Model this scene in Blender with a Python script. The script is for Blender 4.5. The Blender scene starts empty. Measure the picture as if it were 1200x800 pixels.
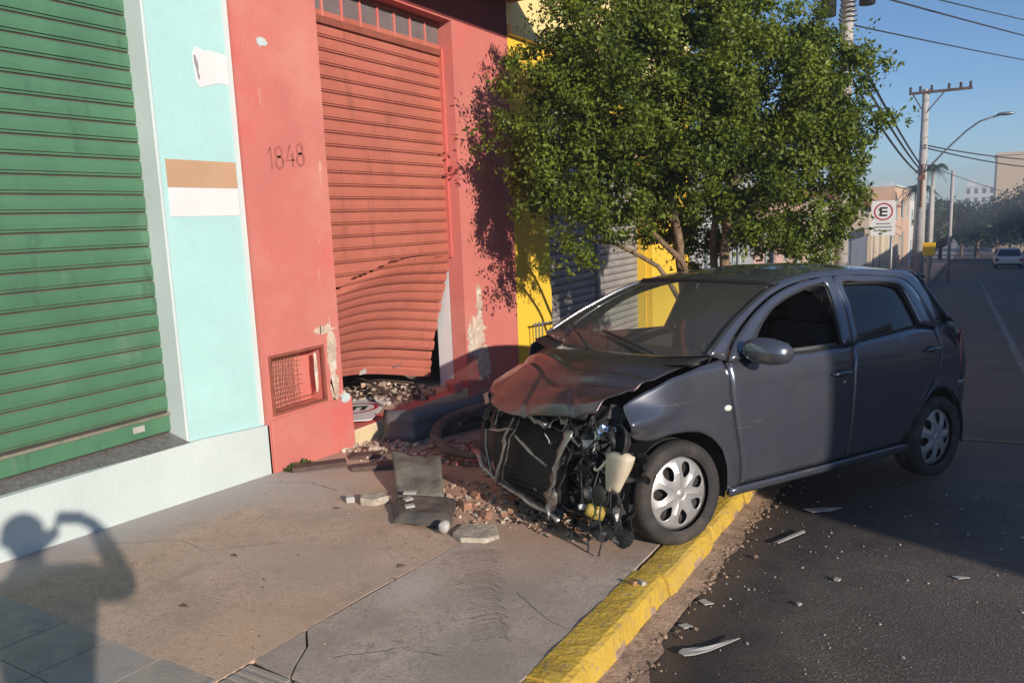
import bpy, bmesh, math, random
from mathutils import Vector, Matrix, noise
rnd = random.Random(11)
S = bpy.context.scene
COL = S.collection
PI = math.pi

# ---------------------------------------------------------------- camera
cam_d = bpy.data.cameras.new('camera')
cam = bpy.data.objects.new('camera', cam_d)
COL.objects.link(cam)
YAW, PITCH, ROLL, EYE = math.radians(30.5), math.radians(9.0), math.radians(2.2), 1.6
Fv = Vector((-math.sin(YAW)*math.cos(PITCH), math.cos(YAW)*math.cos(PITCH), -math.sin(PITCH)))
R0 = Vector((math.cos(YAW), math.sin(YAW), 0)); U0 = R0.cross(Fv)
Rv = R0*math.cos(ROLL) - U0*math.sin(ROLL); Uv = U0*math.cos(ROLL) + R0*math.sin(ROLL)
cm = Matrix((Rv, Uv, -Fv)).transposed().to_4x4(); cm.translation = Vector((0, 0, EYE))
cam.matrix_world = cm
cam_d.lens = 27.0; cam_d.sensor_width = 36.0; cam_d.sensor_fit = 'HORIZONTAL'
cam_d.clip_start = 0.03; cam_d.clip_end = 3000
S.camera = cam

# ---------------------------------------------------------------- light
SUN = Vector((0.834, -0.457, 0.308)).normalized()
sun_el = math.asin(SUN.z); sun_az = math.atan2(SUN.x, SUN.y)
sl = bpy.data.lights.new('sun', 'SUN'); sl.energy = 5.0; sl.angle = math.radians(0.55); sl.color = (1.0, 0.89, 0.76)
so = bpy.data.objects.new('sun', sl); COL.objects.link(so)
so.location = SUN*40; so.rotation_euler = SUN.to_track_quat('Z', 'Y').to_euler()
W = bpy.data.worlds.new('World'); S.world = W; W.use_nodes = True
wn = W.node_tree; bg = wn.nodes['Background']
sky = wn.nodes.new('ShaderNodeTexSky'); sky.sky_type = 'NISHITA'; sky.sun_disc = False
sky.sun_elevation = sun_el; sky.sun_rotation = sun_az
sky.air_density = 0.85; sky.dust_density = 0.2; sky.ozone_density = 4.8
wn.links.new(sky.outputs[0], bg.inputs[0]); bg.inputs[1].default_value = 0.12
S.view_settings.view_transform = 'Standard'; S.view_settings.look = 'None'
S.view_settings.exposure = 0.16; S.view_settings.gamma = 1.0
S.cycles.max_bounces = 8; S.cycles.transparent_max_bounces = 12
S.cycles.use_denoising = True

# ---------------------------------------------------------------- materials
def mat(name, col, rough=.75, var=.18, scale=3.0, bump=.0, bscale=60.0, metal=0.0, col2=None, detail=5, spec=.4, stain=None, world=True, coat=0.0, dist=.01):
    m = bpy.data.materials.new(name); m.use_nodes = True
    nt = m.node_tree; N = nt.nodes; L = nt.links
    b = N['Principled BSDF']
    b.inputs['Roughness'].default_value = rough; b.inputs['Metallic'].default_value = metal
    b.inputs['Specular IOR Level'].default_value = spec
    if coat: b.inputs['Coat Weight'].default_value = coat; b.inputs['Coat Roughness'].default_value = .06
    if world:
        g = N.new('ShaderNodeNewGeometry'); vec = g.outputs['Position']
    else:
        t = N.new('ShaderNodeTexCoord'); vec = t.outputs['Object']
    n1 = N.new('ShaderNodeTexNoise'); n1.inputs['Scale'].default_value = scale; n1.inputs['Detail'].default_value = detail
    n1.inputs['Roughness'].default_value = .62
    L.new(vec, n1.inputs['Vector'])
    r = N.new('ShaderNodeValToRGB')
    c = Vector(col); c2 = Vector(col2) if col2 else None
    lo = c*(1-var); hi = c2 if c2 else Vector([min(1, q*(1+var)) for q in c])
    r.color_ramp.elements[0].position = .33; r.color_ramp.elements[1].position = .68
    r.color_ramp.elements[0].color = (*lo, 1); r.color_ramp.elements[1].color = (*hi, 1)
    L.new(n1.outputs['Fac'], r.inputs['Fac'])
    out = r.outputs['Color']
    for st in (stain or []):
        # st: (scale, low, high, colour, (sx,sy,sz))
        mp = N.new('ShaderNodeMapping'); mp.inputs['Scale'].default_value = st[4] if len(st) > 4 else (1, 1, 1)
        L.new(vec, mp.inputs['Vector'])
        n2 = N.new('ShaderNodeTexNoise'); n2.inputs['Scale'].default_value = st[0]; n2.inputs['Detail'].default_value = 6
        n2.inputs['Roughness'].default_value = .65
        L.new(mp.outputs[0], n2.inputs['Vector'])
        rr = N.new('ShaderNodeMapRange'); rr.inputs['From Min'].default_value = st[1]; rr.inputs['From Max'].default_value = st[2]
        L.new(n2.outputs['Fac'], rr.inputs['Value'])
        mx = N.new('ShaderNodeMix'); mx.data_type = 'RGBA'
        L.new(rr.outputs[0], mx.inputs['Factor']); L.new(out, mx.inputs['A']); mx.inputs['B'].default_value = (*st[3], 1)
        out = mx.outputs['Result']
    L.new(out, b.inputs['Base Color'])
    if bump:
        n3 = N.new('ShaderNodeTexNoise'); n3.inputs['Scale'].default_value = bscale; n3.inputs['Detail'].default_value = 4
        L.new(vec, n3.inputs['Vector'])
        bp = N.new('ShaderNodeBump'); bp.inputs['Strength'].default_value = bump; bp.inputs['Distance'].default_value = dist
        L.new(n3.outputs['Fac'], bp.inputs['Height']); L.new(bp.outputs[0], b.inputs['Normal'])
    return m

def spot_stain(m, spots):
    """stains with a shape of their own: (x, y, rx, ry, angle, colour, strength) on the ground plane, broken up by noise"""
    nt = m.node_tree; N = nt.nodes; L = nt.links; b = N['Principled BSDF']
    g = N.new('ShaderNodeNewGeometry')
    nz = N.new('ShaderNodeTexNoise'); nz.inputs['Scale'].default_value = 4.5; nz.inputs['Detail'].default_value = 7; nz.inputs['Roughness'].default_value = .7
    L.new(g.outputs['Position'], nz.inputs['Vector'])
    out = b.inputs['Base Color'].links[0].from_socket
    for (x, y, rx, ry, a, colr, st) in spots:
        mp = N.new('ShaderNodeMapping'); mp.vector_type = 'TEXTURE'
        mp.inputs['Location'].default_value = (x, y, 0); mp.inputs['Rotation'].default_value = (0, 0, a)
        mp.inputs['Scale'].default_value = (rx, ry, 1000)
        L.new(g.outputs['Position'], mp.inputs['Vector'])
        ln = N.new('ShaderNodeVectorMath'); ln.operation = 'LENGTH'; L.new(mp.outputs[0], ln.inputs[0])
        ad = N.new('ShaderNodeMath'); ad.operation = 'MULTIPLY_ADD'; L.new(nz.outputs['Fac'], ad.inputs[0]); ad.inputs[1].default_value = 1.7
        L.new(ln.outputs['Value'], ad.inputs[2])
        rr = N.new('ShaderNodeMapRange'); rr.inputs['From Min'].default_value = 2.1; rr.inputs['From Max'].default_value = 1.1
        rr.inputs['To Max'].default_value = st
        L.new(ad.outputs[0], rr.inputs['Value'])
        mx = N.new('ShaderNodeMix'); mx.data_type = 'RGBA'
        L.new(rr.outputs[0], mx.inputs['Factor']); L.new(out, mx.inputs['A']); mx.inputs['B'].default_value = (*colr, 1)
        out = mx.outputs['Result']
    L.new(out, b.inputs['Base Color'])

def glass(name, tint=(.8, .85, .85), rough=.02, refl=1.0, dust=0.0):
    m = bpy.data.materials.new(name); m.use_nodes = True
    nt = m.node_tree; N = nt.nodes; L = nt.links
    N.remove(N['Principled BSDF']); o = N['Material Output']
    t = N.new('ShaderNodeBsdfTransparent'); t.inputs[0].default_value = (*tint, 1)
    g = N.new('ShaderNodeBsdfGlossy'); g.inputs['Roughness'].default_value = rough
    f = N.new('ShaderNodeFresnel'); f.inputs['IOR'].default_value = 1.5
    mm = N.new('ShaderNodeMath'); mm.operation = 'MULTIPLY'; mm.inputs[1].default_value = refl
    df = N.new('ShaderNodeBsdfDiffuse'); df.inputs[0].default_value = (.42, .40, .36, 1); xd = N.new('ShaderNodeMixShader'); xd.inputs[0].default_value = dust
    L.new(t.outputs[0], xd.inputs[1]); L.new(df.outputs[0], xd.inputs[2]); t = xd
    x = N.new('ShaderNodeMixShader')
    L.new(f.outputs[0], mm.inputs[0]); L.new(mm.outputs[0], x.inputs[0]); L.new(t.outputs[0], x.inputs[1]); L.new(g.outputs[0], x.inputs[2]); L.new(x.outputs[0], o.inputs[0])
    return m

def leafmat(name, c1, c2, trans=.35):
    m = bpy.data.materials.new(name); m.use_nodes = True
    nt = m.node_tree; N = nt.nodes; L = nt.links
    N.remove(N['Principled BSDF']); o = N['Material Output']
    g = N.new('ShaderNodeNewGeometry')
    n = N.new('ShaderNodeTexNoise'); n.inputs['Scale'].default_value = 2.2; n.inputs['Detail'].default_value = 6
    L.new(g.outputs['Position'], n.inputs['Vector'])
    wn_ = N.new('ShaderNodeTexWhiteNoise'); L.new(g.outputs['Random Per Island'], wn_.inputs['Vector'])
    ad = N.new('ShaderNodeMath'); ad.operation = 'MULTIPLY_ADD'; ad.inputs[1].default_value = .45
    L.new(g.outputs['Random Per Island'], ad.inputs[0]); L.new(n.outputs['Fac'], ad.inputs[2])
    r = N.new('ShaderNodeValToRGB'); r.color_ramp.elements[0].position = .45; r.color_ramp.elements[1].position = 1.0
    r.color_ramp.elements[0].color = (*c1, 1); r.color_ramp.elements[1].color = (*c2, 1)
    L.new(ad.outputs[0], r.inputs[0])
    d = N.new('ShaderNodeBsdfPrincipled'); d.inputs['Roughness'].default_value = .42; d.inputs['Specular IOR Level'].default_value = .35
    L.new(r.outputs[0], d.inputs['Base Color'])
    t = N.new('ShaderNodeBsdfTranslucent'); L.new(r.outputs[0], t.inputs[0])
    x = N.new('ShaderNodeMixShader'); x.inputs[0].default_value = trans
    L.new(d.outputs[0], x.inputs[1]); L.new(t.outputs[0], x.inputs[2]); L.new(x.outputs[0], o.inputs[0])
    return m

M = {}
M['asphalt'] = mat('asphalt', (.122, .096, .080), .82, .25, 1.6, .9, 120, stain=[(70, .54, .66, (.27, .235, .21)), (48, .56, .66, (.085, .072, .065)), (1.1, .50, .66, (.135, .112, .098), (1, .25, 1)), (.9, .56, .66, (.085, .075, .072), (1.6, .3, 1)), (.5, .52, .7, (.125, .103, .092))], spec=.35, dist=.006)
spot = None
M['concrete_grey'] = mat('concrete_grey', (.49, .40, .34), .9, .16, 3.5, .5, 160, stain=[(85, .50, .66, (.295, .235, .195)), (55, .58, .70, (.58, .48, .41)), (24, .55, .68, (.315, .25, .205)), (2.2, .52, .66, (.36, .29, .245)), (14, .54, .70, (.35, .28, .235)), (.9, .5, .72, (.36, .29, .25)), (3.0, .60, .74, (.49, .40, .35))], spec=.25)
M['concrete_tan'] = mat('concrete_tan', (.56, .41, .315), .92, .14, 2.6, .5, 140, stain=[(80, .50, .66, (.35, .25, .19)), (52, .59, .70, (.66, .50, .39)), (20, .55, .68, (.385, .275, .21)), (2.0, .52, .66, (.42, .315, .245)), (5, .55, .70, (.43, .315, .24)), (1.3, .52, .72, (.48, .385, .32)), (22, .62, .74, (.34, .235, .18))], spec=.2)
M['tile_grey'] = mat('tile_grey', (.40, .345, .305), .9, .15, 4, .5, 130, stain=[(80, .52, .66, (.32, .29, .275)), (3, .52, .66, (.36, .33, .315)), (7, .55, .72, (.28, .255, .24))], spec=.25)
M['joint'] = mat('joint_dirt', (.06, .05, .043), .95, .2, 8)
M['dirt'] = mat('red_dirt', (.20, .105, .065), .95, .35, 6, 1.0, 60)
M['ground'] = mat('far_ground', (.16, .14, .11), .95, .3, .3)
M['kerb_yellow'] = mat('kerb_yellow', (.56, .37, .055), .7, .1, 6, .8, 45, stain=[(9, .55, .66, (.40, .26, .07)), (26, .56, .68, (.34, .26, .16)), (3, .55, .72, (.52, .36, .09))], spec=.35)
M['kerb_bare'] = mat('kerb_bare', (.36, .25, .18), .92, .25, 9, .8, 60, stain=[(12, .52, .66, (.20, .14, .10))])
M['line_white'] = mat('line_white', (.24, .23, .22), .8, .2, 9, stain=[(14, .48, .6, (.07, .066, .063))])
M['line_yellow'] = mat('line_yellow', (.24, .18, .09), .8, .2, 9, stain=[(14, .46, .6, (.07, .066, .06))])
M['teal'] = mat('teal_paint', (.41, .65, .635), .65, .06, 1.2, .25, 70, stain=[(1.0, .55, .8, (.385, .59, .58)), (6, .6, .78, (.44, .67, .65))], spec=.3)
M['teal_grey'] = mat('jamb_paint', (.56, .63, .62), .6, .06, 2, .1, 90)
M['white'] = mat('white_paint', (.53, .60, .585), .7, .06, 1.4, .3, 60, stain=[(2.2, .58, .8, (.46, .525, .51)), (9, .62, .78, (.49, .53, .505))])
M['canopy_shade'] = mat('canopy_shade_maroon', (.16, .030, .030), .85, .2, 3)  # dark tone of the wall in canopy shade, put into the colour
M['brown_band'] = mat('tan_band_paint', (.50, .31, .19), .65, .06, 2)
M['white_band'] = mat('white_band_paint', (.70, .69, .69), .6, .05, 3)
M['granite'] = mat('granite', (.17, .16, .155), .4, .3, 35, 0, stain=[(60, .55, .65, (.30, .28, .27))])
M['green'] = mat('green_slat', (.072, .185, .102), .5, .12, 2.0, .15, 30, stain=[(1.4, .50, .70, (.058, .15, .083)), (6, .58, .72, (.05, .115, .07), (1, 1, .3)), (4.5, .58, .74, (.12, .215, .135), (1, 1, .35))], spec=.45)
M['green_lip'] = mat('green_slat_lip', (.20, .185, .14), .6, .25, 7, stain=[(9, .5, .68, (.12, .17, .10))])
M['red'] = mat('red_wall', (.545, .172, .145), .85, .08, 1.1, .5, 45, stain=[(1.5, .52, .66, (.60, .14, .125)), (.8, .50, .70, (.60, .24, .195)), (4, .60, .76, (.52, .18, .145)), (18, .62, .76, (.50, .165, .13)), (7, .66, .74, (.64, .33, .27), (1, 1, .25))], spec=.25, dist=.006)
M['red_reveal'] = mat('red_wall_reveal', (.56, .14, .115), .8, .08, 1.4, .35, 55, spec=.25)
M['red_slat'] = mat('red_slat', (.44, .135, .095), .6, .10, 1.8, .15, 30, stain=[(2.4, .52, .72, (.38, .105, .075)), (6, .56, .70, (.31, .10, .07), (1, 1, .25)), (1.2, .55, .72, (.49, .165, .12))], spec=.35)
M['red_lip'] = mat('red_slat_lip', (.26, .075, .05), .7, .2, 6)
M['red_dark'] = mat('red_digits', (.36, .115, .085), .8, .25, 30)
M['plaster'] = mat('bare_plaster', (.54, .42, .33), .95, .22, 9, .8, 40, stain=[(14, .5, .62, (.68, .60, .53))])
M['cream'] = mat('cream_step', (.66, .52, .32), .9, .12, 6, .6, 50)
M['black'] = mat('black_void', (.015, .014, .014), .9, .2, 5)
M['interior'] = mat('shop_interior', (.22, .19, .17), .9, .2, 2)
M['frost'] = mat('frosted_pane', (.17, .14, .14), .35, .12, 8, .2, 200)
M['yellow'] = mat('yellow_wall', (.80, .52, .045), .75, .05, 1.2, .25, 60, stain=[(1.4, .56, .74, (.74, .46, .05))])
M['yellow_pale'] = mat('pale_yellow_wall', (.78, .62, .27), .8, .06, 1.2, .25, 60)
M['grey_slat'] = mat('grey_slat', (.30, .28, .27), .5, .12, 3, .1, 40, stain=[(2, .55, .75, (.22, .20, .19))])
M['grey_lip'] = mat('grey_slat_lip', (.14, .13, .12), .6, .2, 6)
M['metal_grey'] = mat('grey_metal', (.28, .28, .28), .45, .15, 12, metal=.6)
M['steel'] = mat('bent_steel', (.30, .29, .28), .38, .25, 14, .2, 50, metal=.75, stain=[(10, .55, .68, (.10, .09, .085))])
M['rust'] = mat('rust', (.20, .085, .045), .9, .35, 14, .5, 60)
M['concrete_pole'] = mat('pole_concrete', (.40, .37, .345), .9, .12, 3, .3, 60)
M['wood'] = mat('old_wood', (.10, .062, .052), .85, .3, 5, .4, 40)
M['bark'] = mat('bark', (.20, .135, .085), .95, .35, 9, 1.0, 35, dist=.02)
M['leaf'] = leafmat('leaf', (.034, .068, .012), (.235, .290, .032), .38)
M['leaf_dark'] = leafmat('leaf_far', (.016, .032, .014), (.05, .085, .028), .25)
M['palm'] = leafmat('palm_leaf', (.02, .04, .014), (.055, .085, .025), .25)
M['wire'] = mat('cable_black', (.03, .03, .032), .7, .2, 5)
M['sign_white'] = mat('sign_white', (.80, .79, .78), .45, .04, 3, stain=[(5, .6, .75, (.68, .66, .63))])
M['sign_red'] = mat('sign_red', (.45, .02, .04), .45, .06, 3)
M['sign_black'] = mat('sign_black', (.03, .03, .035), .5, .1, 3)
M['sign_grey'] = mat('sign_grey_print', (.30, .30, .31), .5, .1, 3)
M['yellow_box'] = mat('yellow_box', (.75, .45, .02), .5, .1, 3)
# car
M['paint'] = mat('grey_car_paint', (.112, .122, .155), .26, .10, 3, 0, metal=.6, spec=.5, coat=.85, world=False, stain=[(5, .55, .8, (.155, .148, .148)), (1.8, .52, .75, (.125, .128, .148)), (40, .60, .75, (.165, .158, .152)), (9, .67, .71, (.26, .25, .245), (.12, 1, 3.0))])
M['paint_hood'] = mat('scuffed_hood_reflection_paint', (.095, .088, .098), .33, .12, 4, .2, 12, metal=.7, spec=.5, coat=.4, world=False, stain=[(3.5, .52, .68, (.15, .09, .08)), (9, .62, .76, (.16, .13, .11)), (45, .60, .75, (.12, .11, .10))], dist=.02)  # red-brown blotches paint in the red wall's reflection, beside scuffs
M['bumper'] = mat('dull_bumper_paint', (.105, .112, .135), .5, .15, 5, .15, 20, spec=.4, stain=[(4, .54, .7, (.17, .135, .125))])
M['pillar_gloss'] = mat('gloss_pillar', (.35, .35, .37), .22, .05, 6, metal=.9, world=False)
M['plastic'] = mat('black_plastic', (.022, .022, .023), .55, .25, 10, .2, 80, world=False)
M['dusty_plastic'] = mat('dusty_plastic', (.085, .075, .068), .75, .35, 9, .4, 40, stain=[(5, .5, .66, (.17, .13, .105))])
M['engine'] = mat('engine_dirt', (.028, .027, .027), .6, .4, 12, .6, 30, world=False)
M['radiator'] = mat('radiator', (.018, .018, .019), .6, .3, 60, .8, 220, world=False)
M['tyre'] = mat('tyre_rubber', (.032, .030, .030), .8, .2, 9, .3, 90, world=False, stain=[(5, .5, .7, (.075, .062, .052))])
M['silver'] = mat('wheel_silver', (.50, .49, .49), .35, .08, 8, metal=.55, world=False, coat=.2)
M['hole'] = mat('wheel_hole', (.03, .028, .027), .7, .2, 8)
M['bottle'] = mat('washer_bottle_plastic', (.56, .48, .37), .5, .08, 10, world=False, stain=[(9, .58, .72, (.50, .40, .29))])
M['amber'] = mat('amber_plastic', (.40, .30, .07), .4, .2, 9, world=False)
M['chrome'] = mat('chrome', (.6, .6, .62), .15, .05, 5, metal=1, world=False)
M['red_lens'] = mat('red_lens', (.30, .012, .015), .15, .1, 6, world=False, coat=.8)
M['lens'] = mat('clear_lens', (.68, .66, .62), .2, .05, 6, world=False, coat=.6)
M['seat'] = mat('seat_cloth', (.035, .035, .038), .9, .2, 20, .2, 90, world=False)
M['trim'] = mat('cabin_trim', (.10, .095, .09), .75, .15, 10, world=False)
M['glass'] = glass('clear_glass', (.80, .87, .84), .02, .75, .14)
M['glass_dark'] = glass('tinted_glass', (.10, .11, .12), .02, 1.5, .01)
M['winglass'] = mat('window_glass', (.035, .04, .05), .08, .2, 3, spec=.8)
# debris
M['mortar'] = mat('mortar', (.40, .345, .28), .95, .25, 9, .9, 30, stain=[(14, .52, .66, (.52, .46, .39)), (30, .58, .7, (.25, .20, .16))])
M['brick'] = mat('brick_red', (.35, .185, .125), .95, .25, 14, .6, 60, stain=[(20, .56, .7, (.50, .30, .20))])
M['rubble'] = mat('rubble', (.46, .31, .225), .95, .35, 22, .5, 60)
M['plate'] = mat('grey_sheet', (.15, .14, .12), .8, .3, 5, .6, 30, stain=[(6, .54, .7, (.22, .19, .15)), (18, .58, .7, (.10, .09, .08))])
M['weed'] = leafmat('weed', (.04, .07, .02), (.12, .16, .05), .3)
M['shard'] = mat('white_shard', (.42, .40, .375), .45, .1, 12)
M['skin'] = mat('skin', (.42, .25, .17), .55, .08, 8, world=False)
M['shirt'] = mat('shirt_cloth', (.06, .07, .10), .9, .15, 12, world=False)
M['jeans'] = mat('jeans_cloth', (.05, .065, .11), .9, .2, 12, world=False)
M['hair'] = mat('hair', (.02, .016, .013), .6, .2, 30, world=False)

# ---------------------------------------------------------------- helpers
class MB:
    def __init__(s): s.v = []; s.f = []; s.m = []; s.mi = 0
    def add(s, vs, fs):
        o = len(s.v); s.v += [tuple(q) for q in vs]
        for f in fs: s.f.append(tuple(i+o for i in f)); s.m.append(s.mi)
    def box(s, x0, x1, y0, y1, z0, z1):
        v = [(x0,y0,z0),(x1,y0,z0),(x1,y1,z0),(x0,y1,z0),(x0,y0,z1),(x1,y0,z1),(x1,y1,z1),(x0,y1,z1)]
        s.add(v, [(0,3,2,1),(4,5,6,7),(0,1,5,4),(1,2,6,5),(2,3,7,6),(3,0,4,7)])
    def obox(s, c, ax, h):
        c = Vector(c); a = [Vector(q)*k for q, k in zip(ax, h)]
        v = [c + a[0]*i + a[1]*j + a[2]*k for k in (-1, 1) for i, j in ((-1,-1),(1,-1),(1,1),(-1,1))]
        s.add(v, [(0,3,2,1),(4,5,6,7),(0,1,5,4),(1,2,6,5),(2,3,7,6),(3,0,4,7)])
    def tube(s, path, r, n=8, cap=True, flat=1.0):
        P = [Vector(p) for p in path]; k = len(P)
        rs = r if isinstance(r, (list, tuple)) else [r]*k
        up = Vector((0.13, .21, 1)).normalized(); vs = []
        for i, p in enumerate(P):
            t = (P[min(i+1, k-1)] - P[max(i-1, 0)]).normalized()
            a = t.cross(up)
            if a.length < .05: a = t.cross(Vector((1, 0, 0)))
            a.normalize(); b = t.cross(a)
            for j in range(n):
                th = 2*PI*j/n
                vs.append(p + a*math.cos(th)*rs[i] + b*math.sin(th)*rs[i]*flat)
        fs = [(i*n+j, i*n+(j+1) % n, (i+1)*n+(j+1) % n, (i+1)*n+j) for i in range(k-1) for j in range(n)]
        if cap: fs += [tuple(range(n-1, -1, -1)), tuple((k-1)*n+j for j in range(n))]
        s.add(vs, fs)
    def lathe(s, prof, n=32, mtx=None, close=False):
        """profile (r, h) about local z"""
        mtx = mtx or Matrix(); vs = []
        for r, h in prof:
            for j in range(n):
                a = 2*PI*j/n; vs.append(mtx @ Vector((r*math.cos(a), r*math.sin(a), h)))
        k = len(prof)
        fs = [(i*n+j, i*n+(j+1) % n, (i+1)*n+(j+1) % n, (i+1)*n+j) for i in range(k-1) for j in range(n)]
        if close: fs += [tuple(range(n-1, -1, -1)), tuple((k-1)*n+j for j in range(n))]
        s.add(vs, fs)
    def grid(s, fn, nu, nv, flip=False):
        vs = [fn(i/nu, j/nv) for j in range(nv+1) for i in range(nu+1)]
        fs = []
        for j in range(nv):
            for i in range(nu):
                a = j*(nu+1)+i; q = (a, a+1, a+nu+2, a+nu+1)
                fs.append(q[::-1] if flip else q)
        s.add(vs, fs)
    def prism(s, poly, fn0, fn1):
        """poly of 2-d points; fn0/fn1 map a point to the two faces"""
        n = len(poly); vs = [fn0(*p) for p in poly] + [fn1(*p) for p in poly]
        fs = [tuple(range(n-1, -1, -1)), tuple(range(n, 2*n))] + [(i, (i+1) % n, n+(i+1) % n, n+i) for i in range(n)]
        s.add(vs, fs)
    def ell(s, c, r, n=10, m=7):
        vs = []; c = Vector(c)
        for j in range(m+1):
            t = PI*j/m
            for i in range(n):
                a = 2*PI*i/n; vs.append(c + Vector((r[0]*math.sin(t)*math.cos(a), r[1]*math.sin(t)*math.sin(a), r[2]*math.cos(t))))
        s.add(vs, [(j*n+i, (j+1)*n+i, (j+1)*n+(i+1) % n, j*n+(i+1) % n) for j in range(m) for i in range(n)])
    def rock(s, c, r, sx=1, sy=1, sz=.7):
        c = Vector(c); q = Matrix.Rotation(rnd.uniform(0, 6.28), 3, 'Z') @ Matrix.Rotation(rnd.uniform(-.5, .5), 3, 'X')
        v = [c + q @ Vector((i*r*sx*rnd.uniform(.55, 1.1), j*r*sy*rnd.uniform(.55, 1.1), k*r*sz*rnd.uniform(.55, 1.1))) for k in (-1, 1) for i, j in ((-1,-1),(1,-1),(1,1),(-1,1))]
        s.add(v, [(0,3,2,1),(4,5,6,7),(0,1,5,4),(1,2,6,5),(2,3,7,6),(3,0,4,7)])

def mesh_of(name, mb, mats, smooth=False, off=None):
    me = bpy.data.meshes.new(name)
    vs = mb.v if off is None else [(a-off[0], b-off[1], c-off[2]) for a, b, c in mb.v]
    me.from_pydata(vs, [], mb.f)
    for m in (mats if isinstance(mats, (list, tuple)) else [mats]): me.materials.append(m)
    if any(mb.m): me.polygons.foreach_set('material_index', mb.m)
    if smooth: me.polygons.foreach_set('use_smooth', [True]*len(me.polygons))
    me.update(); return me

OFF = {}
def root(name, label, cat, loc=(0, 0, 0), group=None, kind=None, matrix=None):
    o = bpy.data.objects.new(name, None); COL.objects.link(o); o.empty_display_size = .1
    if matrix is not None: o.matrix_world = matrix; OFF[o] = None
    else: o.location = loc; OFF[o] = tuple(loc)
    o['label'] = label; o['category'] = cat
    if group: o['group'] = group
    if kind: o['kind'] = kind
    return o

def part(name, mb, mats, parent, smooth=False, bevel=0, sub=0, solid=0, auto=None, label=None, stuff=False):
    """mesh child; vertices of mb are in world coordinates unless the root was made with a matrix (then local)"""
    off = OFF.get(parent)
    o = bpy.data.objects.new(name, mesh_of(name, mb, mats, smooth, off)); COL.objects.link(o)
    o.parent = parent; OFF[o] = off
    finish(o, bevel, sub, solid)
    if label: o['label'] = label
    if stuff: o['kind'] = 'stuff'
    return o

def finish(o, bevel=0, sub=0, solid=0):
    if solid:
        q = o.modifiers.new('solid', 'SOLIDIFY'); q.thickness = solid; q.offset = -1
    if sub:
        q = o.modifiers.new('sub', 'SUBSURF'); q.levels = sub; q.render_levels = sub
    if bevel:
        q = o.modifiers.new('bevel', 'BEVEL'); q.width = bevel; q.segments = 2; q.limit_method = 'ANGLE'; q.angle_limit = .6

def single(name, mb, mats, label, cat, group=None, kind=None, smooth=False, bevel=0, solid=0, sub=0):
    xs = [v[0] for v in mb.v]; ys = [v[1] for v in mb.v]; zs = [v[2] for v in mb.v]
    off = ((min(xs)+max(xs))/2, (min(ys)+max(ys))/2, min(zs))
    o = bpy.data.objects.new(name, mesh_of(name, mb, mats, smooth, off)); COL.objects.link(o); o.location = off
    OFF[o] = off
    if label: o['label'] = label
    if cat: o['category'] = cat
    if group: o['group'] = group
    if kind: o['kind'] = kind
    finish(o, bevel, sub, solid)
    return o

def copy_part(src, parent, loc):
    c = src.copy(); COL.objects.link(c); c.parent = parent; c.location = loc; return c

G = -.048
def slope(y):
    if y < 140: return G*y
    if y < 240:
        t = y-140; return G*140 + G*t*(1 - t/200)
    return G*140 + G*50
def road_z(x, y):
    u = (x-2.85)/4.15
    return slope(y) - .135 + .11*max(0, 1-u*u)
def gz(x, y): return slope(y)

# ---------------------------------------------------------------- ground, road, pavement
def structure(name, mb, mats, smooth=False, label=None, bevel=0):
    return single(name, mb, mats, label, None, kind='structure', smooth=smooth, bevel=bevel)

b = MB()
ys = [-70, -40, -20, 0, 20, 60, 100, 140, 150, 160, 180, 200, 220, 240, 320, 500, 900, 1600]
xs = [-900, -200, -60, -20, 0, 20, 60, 200, 900]
vs = [(x, y, slope(y) - .42) for y in ys for x in xs]; n = len(xs)
b.add(vs, [(j*n+i, j*n+i+1, (j+1)*n+i+1, (j+1)*n+i) for j in range(len(ys)-1) for i in range(n-1)])
structure('ground', b, M['ground'], True)

b = MB()
ys = [-30, -10] + [i*1.0 for i in range(0, 30)] + list(range(30, 140, 5)) + list(range(140, 300, 10))
xs = [-1.19 + 8.09*i/14 for i in range(15)]; n = 15
b.add([(x, y, road_z(x, y)) for y in ys for x in xs], [(j*n+i, j*n+i+1, (j+1)*n+i+1, (j+1)*n+i) for j in range(len(ys)-1) for i in range(n-1)])
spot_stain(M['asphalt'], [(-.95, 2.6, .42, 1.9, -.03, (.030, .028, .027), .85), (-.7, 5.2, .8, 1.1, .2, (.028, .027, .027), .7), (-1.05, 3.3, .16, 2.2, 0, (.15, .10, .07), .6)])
road = structure('road', b, M['asphalt'], True)

def decal(name, pts_fn, mats, parent):
    pass
# painted parking lines on the road: thin sheets 4 mm above it
def road_strip(x0, x1, y0, y1, step=1.0):
    b = MB(); n = max(1, int(math.ceil((y1-y0)/step))); k = max(1, int(math.ceil((x1-x0)/.4)))
    b.add([(x0+(x1-x0)*i/k, y0+(y1-y0)*j/n, road_z(x0+(x1-x0)*i/k, y0+(y1-y0)*j/n)+.004) for j in range(n+1) for i in range(k+1)],
          [(j*(k+1)+i, j*(k+1)+i+1, (j+1)*(k+1)+i+1, (j+1)*(k+1)+i) for j in range(n) for i in range(k)])
    return b
part('parking_line', road_strip(.74, .84, 1.2, 44), M['line_white'], road)
for y in (7.5, 13.25, 19.0, 24.8):
    part('bay_line', road_strip(-.95, .72, y, y+.09), M['line_yellow'], road)

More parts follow.
